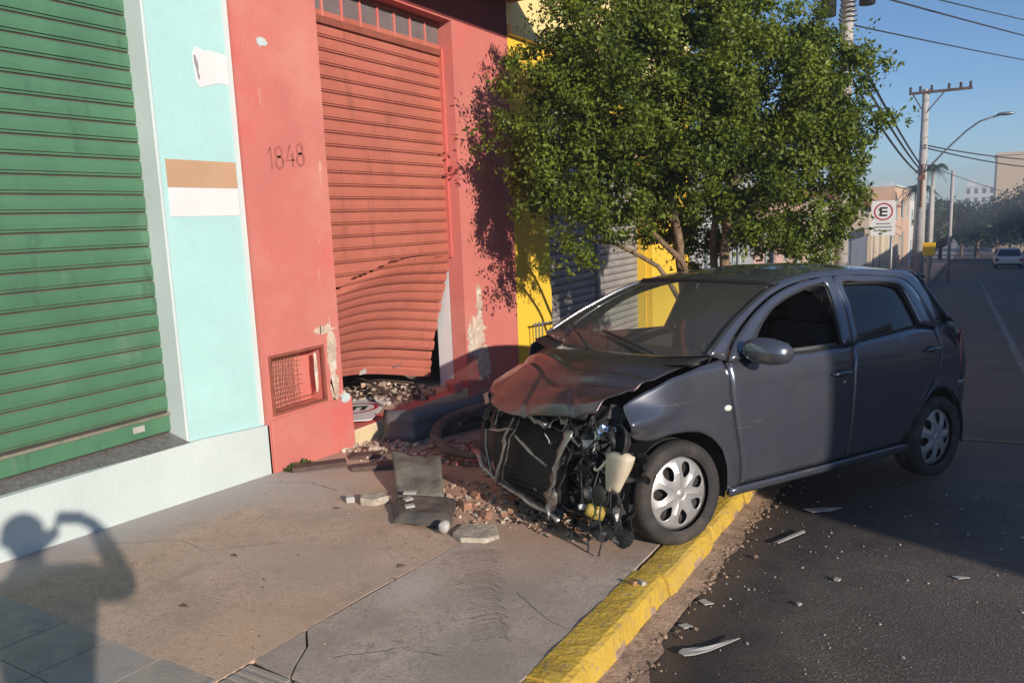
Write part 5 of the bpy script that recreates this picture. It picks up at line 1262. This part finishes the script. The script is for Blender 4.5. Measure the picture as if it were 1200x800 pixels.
# cabin
b = MB(); b.grid(lambda u, v: (-.22-.46*v, -.66+1.32*u, .97+.03*math.sin(v*PI)-.18*max(0, v-.75)*2), 16, 8); part('dashboard', b, M['plastic'], car, True, solid=.03)
b = MB(); ctr = Vector((-.80, .36, .93)); nn = 28
b.tube([ctr+Vector((.19*math.sin(2*PI*k/nn)*.42, .185*math.cos(2*PI*k/nn), .185*math.sin(2*PI*k/nn)*.9)) for k in range(nn+1)], .016, 7, cap=False); swl = part('steering_wheel', b, M['plastic'], car, True)
b = MB(); b.ell(ctr, (.03, .07, .06), 10, 7); b.tube([ctr+Vector((0, -.17, 0)), ctr+Vector((0, .17, 0))], .018, 6); b.tube([ctr, ctr+Vector((.28, 0, -.12))], .03, 6); part('steering_hub', b, M['plastic'], swl, True)
for (x, y, w, hd) in ((-1.32, .36, .23, True), (-1.32, -.36, .23, True), (-2.05, .36, .27, True), (-2.05, -.36, .27, True)):
    b = MB(); b.obox((x+.16, y, .50), ((1, 0, .12), (0, 1, 0), (-.12, 0, 1)), (.24, w, .08)); st = part('seat', b, M['seat'], car, bevel=.05)
    b = MB(); b.obox((x-.16, y, .83), ((.97, 0, .24), (0, 1, 0), (-.24, 0, .97)), (.06, w*.95, .30)); part('backrest', b, M['seat'], st, bevel=.045)
    b = MB(); b.obox((x-.27, y, 1.21), ((.97, 0, .2), (0, 1, 0), (-.2, 0, .97)), (.05, w*.6, .085)); b.tube([(x-.24, y-.06, 1.05), (x-.27, y-.06, 1.16)], .008, 5); b.tube([(x-.24, y+.06, 1.05), (x-.27, y+.06, 1.16)], .008, 5); part('headrest', b, M['seat'], st, bevel=.035)
b = MB(); b.ell((-.98, 0, 1.33), (.02, .11, .035), 12, 7); b.tube([(-.98, 0, 1.34), (-.93, 0, 1.40)], .01, 5); part('inner_mirror', b, M['plastic'], car, True)
b = MB(); b.grid(lambda u, v: tuple(Vector(roof_pt(.03+.94*u, .04+.92*v))-Vector((0, 0, .035))), 20, 14); part('headliner', b, M['trim'], car, True)

# ---------------------------------------------------------------- wreckage and rubble on the pavement
# torn-off bumper leaning along the doorstep
def bmp(u, v):
    # u along the bumper from its near end, v up
    if u < .16:
        t = u/.16; a = t*PI/2; x = -4.20 + .27*math.sin(a); y = 4.93 + .07*(1-math.cos(a))
    else:
        t = (u-.16)/.84; x = -3.93 + .26*t; y = 5.00 + 1.45*t
    z0 = slope(y) - .02; h = .30 + .06*u
    prof = .050*math.sin(v*PI) + .03*math.sin(v*PI*3)*.5 - .05*max(0, v-.8)*4*.25
    return (x + prof*(1 if u > .1 else .4) + .012*noise.noise(Vector((u*6, v*3, 0))), y - (prof*.8 if u < .16 else 0), z0 + h*v + .012*math.sin(u*9))
b = MB(); b.grid(bmp, 44, 14); b.v = b.v
bu = root('torn_bumper', 'dark grey bumper torn off the car, lying along the doorstep below the buckled shutter', 'bumper', (-4.1, 5.6, gz(0, 5.6)))
part('bumper_skin', b, [M['bumper']], bu, True, solid=.006)
b = MB(); b.grid(lambda u, v: (-3.98+.17*v+.3*u, 5.45+.85*u, slope(5.9)+.06+.05*math.sin(u*7)+.05*(1-v)), 16, 4); part('lower_grille', b, M['plastic'], bu, True, solid=.01)
# curved black plastic wheel-arch liner lying as a loop
b = MB(); pts = smooth_poly([(-3.40, 6.0, .0), (-3.62, 5.55, -.02), (-3.74, 5.20, -.07), (-3.66, 4.92, -.13), (-3.36, 4.70, -.15), (-2.98, 4.52, -.10)], 40)
b.tube(pts, [.020+.032*math.sin(PI*k/40)**.5 for k in range(41)], 9, flat=.7)
single('bumper_beam', b, M['dusty_plastic'], 'dusty black curved strip of bumper lying in front of the torn bumper', 'car part', smooth=True)
# fallen parking sign on the doorstep
fs = root('fallen_parking_sign', 'white parking sign with red ring lying flat on the doorstep of the red shop', 'sign', (-4.74, 5.15, -.085))
eu = Vector((.48, -.877, .02)).normalized(); ev = Vector((.877, .48, .03)); ev = (ev - eu*ev.dot(eu)).normalized(); en = eu.cross(ev)
def fsf(u, v, o): return tuple(Vector((-4.745, 5.16, -.055)) + eu*u + ev*(v-.26) + en*o)
sign_face(fsf, fs, .96, .52, (0.0, .26), .225, [])

# loose grey sheet and dark plastic tray
b = MB(); P = [(-3.60, 4.28), (-3.21, 4.36), (-2.83, 3.86), (-3.08, 3.70)]
def sheet(u, v):
    p0 = Vector(P[0]).lerp(Vector(P[1]), u); p1 = Vector(P[3]).lerp(Vector(P[2]), u); p = p0.lerp(p1, v)
    return (p.x, p.y, gz(0, p.y)+.025+.13*(1-v)*(1-.4*u)+.03*math.sin(v*PI)+.05*max(0, u-.72)*(1-v)*3+.025*noise.noise(Vector((u*4, v*4, 1)))-.03*max(0, .12-abs(u-.4))*4)
b.grid(sheet, 14, 14)
single('grey_sheet', b, M['plate'], 'bent grey sheet of car underbody lying propped on the pavement', 'sheet', smooth=True, solid=.008)
b = MB(); P2 = [(-3.08, 3.62), (-2.72, 3.86), (-2.50, 3.44), (-2.82, 3.34)]
def tray(u, v):
    p0 = Vector(P2[0]).lerp(Vector(P2[1]), u); p1 = Vector(P2[3]).lerp(Vector(P2[2]), u); p = p0.lerp(p1, v); e = min(u, 1-u, v, 1-v)
    return (p.x+.02*noise.noise(Vector((u*3, v*3, 7))), p.y+.02*noise.noise(Vector((u*3, v*3, 9))), gz(0, p.y)+.02+.055*min(1, e*7)+.02*noise.noise(Vector((u*4, v*4, 2))))
b.grid(tray, 16, 16)
single('plastic_tray', b, M['dusty_plastic'], 'crumpled dark plastic tray in front of the propped grey sheet', 'car part', smooth=True)
for (x, y, a, L_, nm) in ((-2.97, 3.69, .5, .040, 'upper'), (-2.90, 3.58, 1.2, .026, 'middle'), (-2.81, 3.48, .9, .028, 'lowest')):
    b = MB(); z = gz(0, y)+.088; b.obox((x, y, z), ((math.cos(a), math.sin(a), 0), (-math.sin(a), math.cos(a), 0), (0, 0, 1)), (L_, .020, .006)); single('tile_chip', b, M['shard'], '%s of three small white tile chips lying on the dark plastic tray' % nm, 'chip', 'tile chips on the tray')
b = MB(); b.lathe([(0, .045), (.022, .034), (.037, .02), (.04, 0), (.036, -.01), (.03, -.004), (0, 0)], 16, Matrix.Translation((-2.48, 3.38, gz(0, 3.38)+.045)) @ Matrix.Rotation(1.0, 4, 'X') @ Matrix.Rotation(-.5, 4, 'Y')); single('white_lamp_cap', b, M['shard'], 'round white cap beside the dark plastic tray', 'cap', smooth=True)
for (pol, h, lb, nm) in (([(-2.46, 3.52), (-2.27, 3.60), (-2.17, 3.47), (-2.20, 3.37), (-2.33, 3.31), (-2.42, 3.36)], .028, 'flat broken slab of grey mortar beside the white cap', 'mortar_slab'), ([(-3.30, 3.60), (-3.20, 3.71), (-3.12, 3.67), (-3.16, 3.56), (-3.25, 3.53)], .05, 'pale chunk of mortar left of the dark plastic tray', 'mortar_chunk'), ([(-3.40, 3.56), (-3.36, 3.60), (-3.32, 3.56), (-3.36, 3.52)], .04, 'small white pebble of plaster left of the mortar chunk', 'plaster_lump')):
    b = MB(); b.prism(pol, lambda x, y: (x, y, gz(0, y)+.001), lambda x, y, h=h: (x*.96+pol[0][0]*.04, y*.96+pol[0][1]*.04, gz(0, y)+h+.012*noise.noise(Vector((x*9, y*9, 0))))); single(nm, b, M['mortar'] if nm != 'plaster_lump' else M['shard'], lb, 'rubble', bevel=.006)
# planks by the red wall
for (x0, y0, x1, y1, w, t, lb) in ((-4.24, 3.90, -3.98, 4.20, .055, .03, 'short dark plank against the foot of the red pier'), (-4.10, 4.38, -3.80, 4.62, .06, .025, 'dark broken board lying in front of the cream doorstep'), (-3.85, 4.12, -3.62, 4.33, .05, .03, 'dark splintered board behind the grey sheet')):
    d = Vector((x1-x0, y1-y0, 0)).normalized(); c = Vector(((x0+x1)/2, (y0+y1)/2, gz(0, (y0+y1)/2)+t*.5+.012)); n_ = Vector((-d.y, d.x, 0))
    b = MB(); b.obox(c, (d, n_, (.0, .1, 1)), ((Vector((x1-x0, y1-y0, 0))).length/2, w, t*.5)); single('plank', b, M['wood'], lb, 'plank', 'broken planks by the red wall', bevel=.004)
# splintered rods in the doorway
for (p, lb) in (([(-5.2, 5.7, .12), (-4.7, 5.45, .10), (-4.25, 5.16, .06)], 'dark rod slanting out of the doorway over the bumper'), ([(-5.6, 5.9, -.02), (-5.1, 5.9, .04), (-4.7, 6.0, .02)], 'dark broken batten lying under the buckled shutter'), ([(-5.3, 5.2, -.05), (-4.95, 5.5, -.03), (-4.75, 5.75, .02)], 'dark strip of wood lying behind the fallen sign')):
    b = MB(); b.tube(smooth_poly(p, 12), .022, 5, flat=.6); single('broken_rod', b, M['wood'], lb, 'rod', 'broken rods in the doorway')
# rubble
def rubble(name, label, cx, cy, rx, ry, n, mats, r0=.006, r1=.03, zf=None, heap=0):
    b = MB()
    for k in range(n):
        a = rnd.uniform(0, 6.28); q = rnd.random()**.6; x = cx+rx*q*math.cos(a); y = cy+ry*q*math.sin(a)
        r = r0+(r1-r0)*rnd.random()**3; z = (zf if zf is not None else gz(x, y)) + r*.5 + heap*(1-q)*rnd.random()
        b.rock((x, y, z), r, 1, rnd.uniform(.6, 1), rnd.uniform(.4, .8)); 
    b.m = [rnd.choice(range(len(mats))) for _ in range(n) for __ in range(6)]
    single(name, b, mats, label, 'rubble', kind='stuff')
rubble('rubble', 'scatter of brick and plaster crumbs in front of the smashed car nose', -2.55, 3.95, .55, .45, 520, [M['brick'], M['rubble'], M['mortar'], M['rubble'], M['plaster'], M['mortar']], .003, .020)
rubble('rubble', 'scatter of plaster crumbs at the foot of the doorstep', -4.0, 4.75, .35, .40, 420, [M['rubble'], M['mortar'], M['plaster'], M['mortar']], .004, .026, heap=.05)
rubble('rubble', 'heap of broken plaster and wood chips in the doorway', -4.95, 5.85, .55, .42, 420, [M['rubble'], M['mortar'], M['wood'], M['wood'], M['plaster']], .006, .040, -.085, .13)
rubble('rubble', 'brick crumbs and dirt under the car nose', -1.95, 3.98, .45, .38, 420, [M['brick'], M['rubble'], M['dirt'], M['engine'], M['mortar']], .004, .026)
rubble('rubble', 'brick crumbs between bumper strip and car', -3.35, 4.95, .45, .40, 420, [M['rubble'], M['rubble'], M['dirt'], M['red'], M['mortar']], .004, .03)
rubble('grit', 'fine grit strewn thinly across the pavement', -2.9, 3.3, 1.4, 1.6, 420, [M['rubble'], M['wood'], M['rubble']], .0015, .005)
BR = [(-2.62, 3.80, .045, 'reddish brick lump nearest the grey sheet'), (-2.42, 3.72, .040, 'reddish brick lump just behind the mortar slab'), (-2.30, 3.86, .038, 'brick lump midway between mortar slab and car'), (-2.68, 4.02, .038, 'brick lump behind the grey sheet towards the car'), (-3.15, 4.82, .07, 'pale pink brick lying inside the bumper strip loop'), (-3.40, 5.15, .06, 'red brick lump deep inside the bumper strip loop'), (-1.83, 3.86, .05, 'brown lump under the hanging wires of the car'), (-4.38, 6.25, .08, 'pink lump of wall plaster beside the gap of the shutter'), (-4.02, 4.58, .045, 'upright pale splinter in front of the doorstep')]
for (x, y, r, lb) in BR:
    b = MB(); z = gz(x, y) if x > -4.3 else -.085; b.rock((x, y, z+r*.5), r, 1.1, .8, .7 if 'splinter' not in lb else 1.4); single('brick_lump', b, M['red'] if 'pink' in lb else M['brick'] if 'splinter' not in lb else M['plaster'], lb, 'brick', 'lumps of brick and plaster', bevel=.006)
# weeds at the wall
b = MB()
for k in range(150):
    x = -4.27+abs(rnd.gauss(0, .04)); y = rnd.uniform(3.86, 4.10); l = rnd.uniform(.03, .075); a = rnd.uniform(0, 6.28); e = rnd.uniform(.2, 1.1)
    p = Vector((x, y, gz(x, y))); t = Vector((math.cos(a)*math.cos(e), math.sin(a)*math.cos(e), math.sin(e))); s = t.cross(Vector((0, 0, 1))).normalized()
    b.add([p, p+t*l*.6+s*l*.2, p+t*l, p+t*l*.6-s*l*.2], [(0, 1, 2, 3)])
single('weeds', b, M['weed'], 'small tuft of weeds at the foot of the red wall', 'weeds', kind='stuff')
# fallen leaves on the pavement
for (x, y, a, lb) in ((-3.02, 2.06, .3, 'dark curled leaf on the tan slab, nearest the camera'), (-3.30, 2.58, .1, 'dark leaf in the middle of the tan slab'), (-2.42, 2.90, 1.0, 'small dark leaf at the right edge of the tan slab'), (-3.35, 3.42, .6, 'thin dark twig on the tan slab near the white plinth')):
    b = MB(); d = Vector((math.cos(a), math.sin(a), 0)); s = Vector((-d.y, d.x, 0)); p = Vector((x, y, gz(x, y)+.004)); l = .028
    b.add([p-d*l, p-s*l*.35+Vector((0, 0, .006)), p+d*l, p+s*l*.35+Vector((0, 0, .008))], [(0, 1, 2, 3)]); single('dry_leaf', b, M['wood'], lb, 'leaf', 'dry leaves on the pavement', solid=.002)
# pieces of white plastic and glass on the road and kerb
def shard(pts, lb, thick=.004, nm='plastic_shard', m='shard', curl=.02):
    b = MB(); n = len(pts); c = Vector((sum(p[0] for p in pts)/n, sum(p[1] for p in pts)/n))
    up = lambda x, y, o: (x, y, road_z(x, y)+.003+o+curl*min(1, (Vector((x, y))-c).length/.2))
    b.prism(pts, lambda x, y: up(x, y, 0), lambda x, y: up(x, y, thick)); return single(nm, b, M[m], lb, 'shard', 'broken pieces lying on the road')
shard([(-.965, 2.93), (-.935, 2.915), (-.90, 2.95), (-.86, 3.01), (-.805, 3.085), (-.76, 3.15), (-.812, 3.11), (-.87, 3.05), (-.925, 3.005), (-.962, 2.97)], 'curved white plastic shard on the asphalt, nearest the camera')
shard([(-.86, 4.38), (-.842, 4.368), (-.735, 4.62), (-.75, 4.64)], 'straight pale strip of plastic lying in front of the shadow on the road', .006)
shard([(-.82, 5.06), (-.76, 5.02), (-.66, 5.10), (-.60, 5.17), (-.72, 5.15)], 'pale pointed scrap of plastic in the shade beside the car')
shard([(.03, 4.26), (.06, 4.24), (.11, 4.275), (.07, 4.285)], 'pale flake on the shadow edge at the right of the road')
shard([(-1.04, 3.47), (-1.0, 3.44), (-.965, 3.47), (-.99, 3.485), (-1.02, 3.50)], 'pale curved flake in the gutter beside the kerb joint', .006)
shard([(-1.05, 3.185), (-1.015, 3.165), (-.985, 3.20), (-1.02, 3.215)], 'pale flake in the gutter, nearer than the kerb joint', .006)
shard([(-.61, 3.62), (-.597, 3.61), (-.585, 3.63), (-.60, 3.64)], 'small pale chip in the sunlit asphalt, left of the larger chip', .010, 'glass_chip')
shard([(-.49, 3.98), (-.467, 3.975), (-.46, 4.0), (-.485, 4.01)], 'small pale chip in the sunlit asphalt close to the shadow edge', .010, 'glass_chip')
shard([(.36, 5.0), (.45, 4.97), (.50, 5.02), (.41, 5.05)], 'pale flake lying in the shade of the road', .006)
b = MB()
for k in range(220):
    x = -1.0+rnd.random()**1.6*2.2; y = rnd.uniform(2.2, 6.0); b.rock((x, y, road_z(x, y)+.002), .002+.005*rnd.random()**3)
single('glass_crumbs', b, M['shard'], 'tiny crumbs of glass and plastic sprinkled over the asphalt', 'crumbs', kind='stuff')
# chips resting on the kerb
b = MB(); b.rock((-1.255, 3.27, gz(0, 3.27)+.018), .02, 1.2, .8); single('plaster_chip', b, M['shard'], 'whitish chip lying on top of the yellow kerb', 'chip')
b = MB(); b.rock((-1.29, 3.24, gz(0, 3.24)+.018), .02, 1.2, .8); single('brown_chip', b, M['brick'], 'brown chip beside the whitish chip on the kerb', 'chip')

M['w_teal'] = mat('dark_teal_paint', (.03, .055, .065), .4, .1, 3)
# white car far down the road, parked cars in the shade
def small_car(x, y, label, body, rot=0):
    g = road_z(x, y); o = root('far_car', label, 'car', (x, y, g), 'cars far down the road')
    pr = [(-2.0, .30), (-2.02, .62), (-1.9, .86), (-1.55, .93), (-1.05, 1.40), (.35, 1.44), (.95, .98), (1.75, .86), (1.98, .66), (2.0, .32)]
    b = MB()
    st = [(-.84, .86), (-.80, 1.0), (.80, 1.0), (.84, .86)]
    n = len(pr); vs = []
    for sx_ in (-1, 1):
        for q, z in pr:
            w = .84 if z < .95 else .84-.22*(z-.95)/.5
            vs.append((x+sx_*w, y+q, g+z))
    b.add(vs, [tuple(range(n)), tuple(range(2*n-1, n-1, -1))] + [(i, n+i, n+(i+1) % n, (i+1) % n) for i in range(n)])
    part('body', b, M[body], o, bevel=.05)
    b = MB()
    b.add([(x-.70, y-1.60, g+.98), (x+.70, y-1.60, g+.98), (x+.58, y-1.10, g+1.37), (x-.58, y-1.10, g+1.37)], [(0, 1, 2, 3)]); b.v = [(a, c-.02, d) for a, c, d in b.v]; part('rear_window', b, M['winglass'], o)
    for sx_ in (-1, 1):
        b = MB(); b.add([(x+sx_*.835, y-1.2, g+.98), (x+sx_*.835, y+.75, g+.98), (x+sx_*.66, y+.25, g+1.38), (x+sx_*.66, y-.95, g+1.38)], [(0, 1, 2, 3)]); part('side_window', b, M['winglass'], o)
        b = MB(); b.box(x+sx_*.72-.10, x+sx_*.72+.10, y-2.03, y-1.99, g+.62, g+.80); part('tail_lamp', b, M['red_lens'], o)
        for q in (-1.25, 1.25):
            b = MB(); b.lathe([(0, -.09), (.30, -.09), (.31, 0), (.30, .09), (0, .09)], 16, Matrix.Translation((x+sx_*.76, y+q, g+.31)) @ Matrix.Rotation(PI/2, 4, 'Y')); part('wheel', b, M['tyre'], o)
    b = MB(); b.box(x-.8, x+.8, y-2.06, y-1.98, g+.30, g+.45); part('bumper', b, M['plastic'], o)
small_car(2.85, 66, 'white hatchback seen from behind, driving away far down the road', 'w_white')
small_car(5.6, 84, 'grey car parked at the right kerb under the trees', 'w_grey')

# ---------------------------------------------------------------- the photographer, whose shadow falls on the pavement
back = Vector((.834, -.457, 0)).normalized(); lat = Vector((.457, .834, 0)).normalized()    # away from the wall / along the street
fw = -back
def PP(l, d, z): return Vector((0, 0, z)) + lat*l + back*d
pe = root('person', 'person in dark shirt and jeans holding up a phone, standing on the pavement', 'person', (0, 0, 0))
def skin(name, verts, edges, rad, m, parent, rootv=0, sub=2):
    me = bpy.data.meshes.new(name); me.from_pydata([tuple(v) for v in verts], edges, []); o = bpy.data.objects.new(name, me); COL.objects.link(o)
    sk = o.modifiers.new('skin', 'SKIN'); sk.use_smooth_shade = True
    if not me.skin_vertices: me.skin_vertices.new()
    lay = me.skin_vertices[0].data
    for i, r in enumerate(rad):
        r = r if isinstance(r, tuple) else (r, r); lay[i].radius = r; lay[i].use_root = (i == rootv)
    q = o.modifiers.new('sub', 'SUBSURF'); q.levels = sub; q.render_levels = sub
    me.materials.append(m); o.parent = parent
    for p in me.polygons: p.use_smooth = True
    return o
gf = slope(-.35)
J = {'pelvis': PP(-.17, .42, .97), 'belly': PP(-.17, .42, 1.13), 'chest': PP(-.19, .41, 1.34), 'neck0': PP(-.23, .40, 1.47), 'neck1': PP(-.26, .39, 1.54), 'head': PP(-.28, .38, 1.63), 'crown': PP(-.285, .38, 1.74),
     'shR': PP(-.01, .38, 1.40), 'elR': PP(.16, .22, 1.26), 'wrR': PP(.065, .08, 1.56), 'haR': PP(-.01, .06, 1.615),
     'shL': PP(-.37, .38, 1.40), 'elL': PP(-.46, .24, 1.20), 'wrL': PP(-.26, .13, 1.48), 'haL': PP(-.12, .08, 1.585),
     'hiR': PP(-.07, .42, .90), 'knR': PP(-.05, .40, .52), 'anR': PP(-.05, .44, gf+.09), 'toR': PP(-.04, .26, gf+.04),
     'hiL': PP(-.27, .42, .90), 'knL': PP(-.29, .40, .52), 'anL': PP(-.30, .44, gf+.09), 'toL': PP(-.31, .26, gf+.04)}
names = list(J); ix = {k: i for i, k in enumerate(names)}
E_ = [('pelvis', 'belly'), ('belly', 'chest'), ('chest', 'neck0'), ('neck0', 'neck1'), ('neck1', 'head'), ('head', 'crown'), ('chest', 'shR'), ('shR', 'elR'), ('elR', 'wrR'), ('wrR', 'haR'), ('chest', 'shL'), ('shL', 'elL'), ('elL', 'wrL'), ('wrL', 'haL'),
      ('pelvis', 'hiR'), ('hiR', 'knR'), ('knR', 'anR'), ('anR', 'toR'), ('pelvis', 'hiL'), ('hiL', 'knL'), ('knL', 'anL'), ('anL', 'toL')]
Rr = dict(pelvis=(.15, .11), belly=(.15, .11), chest=(.165, .12), neck0=.065, neck1=.055, head=(.085, .10), crown=(.07, .08), shR=.066, elR=.050, wrR=.036, haR=.038, shL=.066, elL=.050, wrL=.036, haL=.038, hiR=.088, knR=.058, anR=.040, toR=.036, hiL=.088, knL=.058, anL=.040, toL=.036)
skin('body', [J[k] for k in names], [(ix[a], ix[c]) for a, c in E_], [Rr[k] for k in names], M['skin'], pe)
sh = ['pelvis', 'belly', 'chest', 'neck0', 'shR', 'elR', 'wrR', 'shL', 'elL', 'wrL']; si = {k: i for i, k in enumerate(sh)}
skin('shirt', [J[k] for k in sh], [(si[a], si[c]) for a, c in E_ if a in si and c in si], [(.19, .14), (.188, .14), (.20, .145), .075, .085, .066, .048, .085, .066, .048], M['shirt'], pe)
jn = ['pelvis', 'hiR', 'knR', 'anR', 'hiL', 'knL', 'anL']; ji = {k: i for i, k in enumerate(jn)}
skin('trousers', [J[k] for k in jn], [(ji[a], ji[c]) for a, c in E_ if a in ji and c in ji], [(.155, .115), .102, .072, .058, .102, .072, .058], M['jeans'], pe)
hc = J['head'].lerp(J['crown'], .45)
b = MB(); b.ell(hc+Vector((0, 0, .02))+back*.012, (.098, .104, .112), 16, 10); part('hair', b, M['hair'], pe, True)
fr_ = hc + fw*.095
b = MB()
for s in (-1, 1): b.ell(fr_+lat*.033*s+Vector((0, 0, -.005)), (.014, .014, .010), 8, 6)
part('eyes', b, M['shard'], pe, True)
b = MB(); b.ell(fr_+fw*.012-Vector((0, 0, .035)), (.016, .016, .028), 8, 6); part('nose', b, M['skin'], pe, True)
b = MB(); b.ell(fr_-Vector((0, 0, .075))-fw*.008, (.022, .022, .007), 8, 6); part('mouth', b, M['red'], pe, True)
for s in (-1, 1):
    b = MB(); b.ell(hc+lat*.093*s-Vector((0, 0, .01)), (.014, .02, .030), 8, 6); part('ear', b, M['skin'], pe, True)
# phone just behind the viewpoint, fingers around it
ph_c = -Fv*.022 - Rv*.045 + Vector((0, 0, EYE)); b = MB(); b.obox(ph_c - Fv*.004, (Rv, Uv, Fv), (.075, .036, .004)); single('mobile_phone', b, M['plastic'], 'black phone held up sideways in the raised hand', 'phone', bevel=.002)
for (c0, s, pal) in ((ph_c+Rv*.078, 1, J['haR']), (ph_c-Rv*.078, -1, J['haL'])):
    for k in range(4):
        base = pal + Uv*(.024-.016*k); tip = c0 + Uv*(.026-.017*k) - Rv*s*.012 - Fv*.006; mid = base.lerp(tip, .55)+Rv*s*.012
        V = [base, mid, tip]; skin('finger', V, [(0, 1), (1, 2)], [.0095, .0085, .0075], M['skin'], pe)
    V = [pal-Fv*.01, pal.lerp(c0, .6)-Fv*.03-Uv*.02, c0-Rv*s*.02-Fv*.018]; skin('thumb', V, [(0, 1), (1, 2)], [.012, .010, .009], M['skin'], pe)

# ---------------------------------------------------------------- the air between here and the far end of the street
b = MB(); b.box(-60, 60, -60, 330, -17, 12.5)
hz = single('haze', b, [], None, None, kind='stuff')
hm = bpy.data.materials.new('haze_air'); hm.use_nodes = True; N = hm.node_tree.nodes; N.remove(N['Principled BSDF'])
pv = N.new('ShaderNodeVolumePrincipled'); pv.inputs['Density'].default_value = .0027; pv.inputs['Color'].default_value = (.80, .88, 1.0, 1); pv.inputs['Anisotropy'].default_value = .2
hm.node_tree.links.new(pv.outputs[0], N['Material Output'].inputs['Volume'])
hz.data.materials.append(hm)
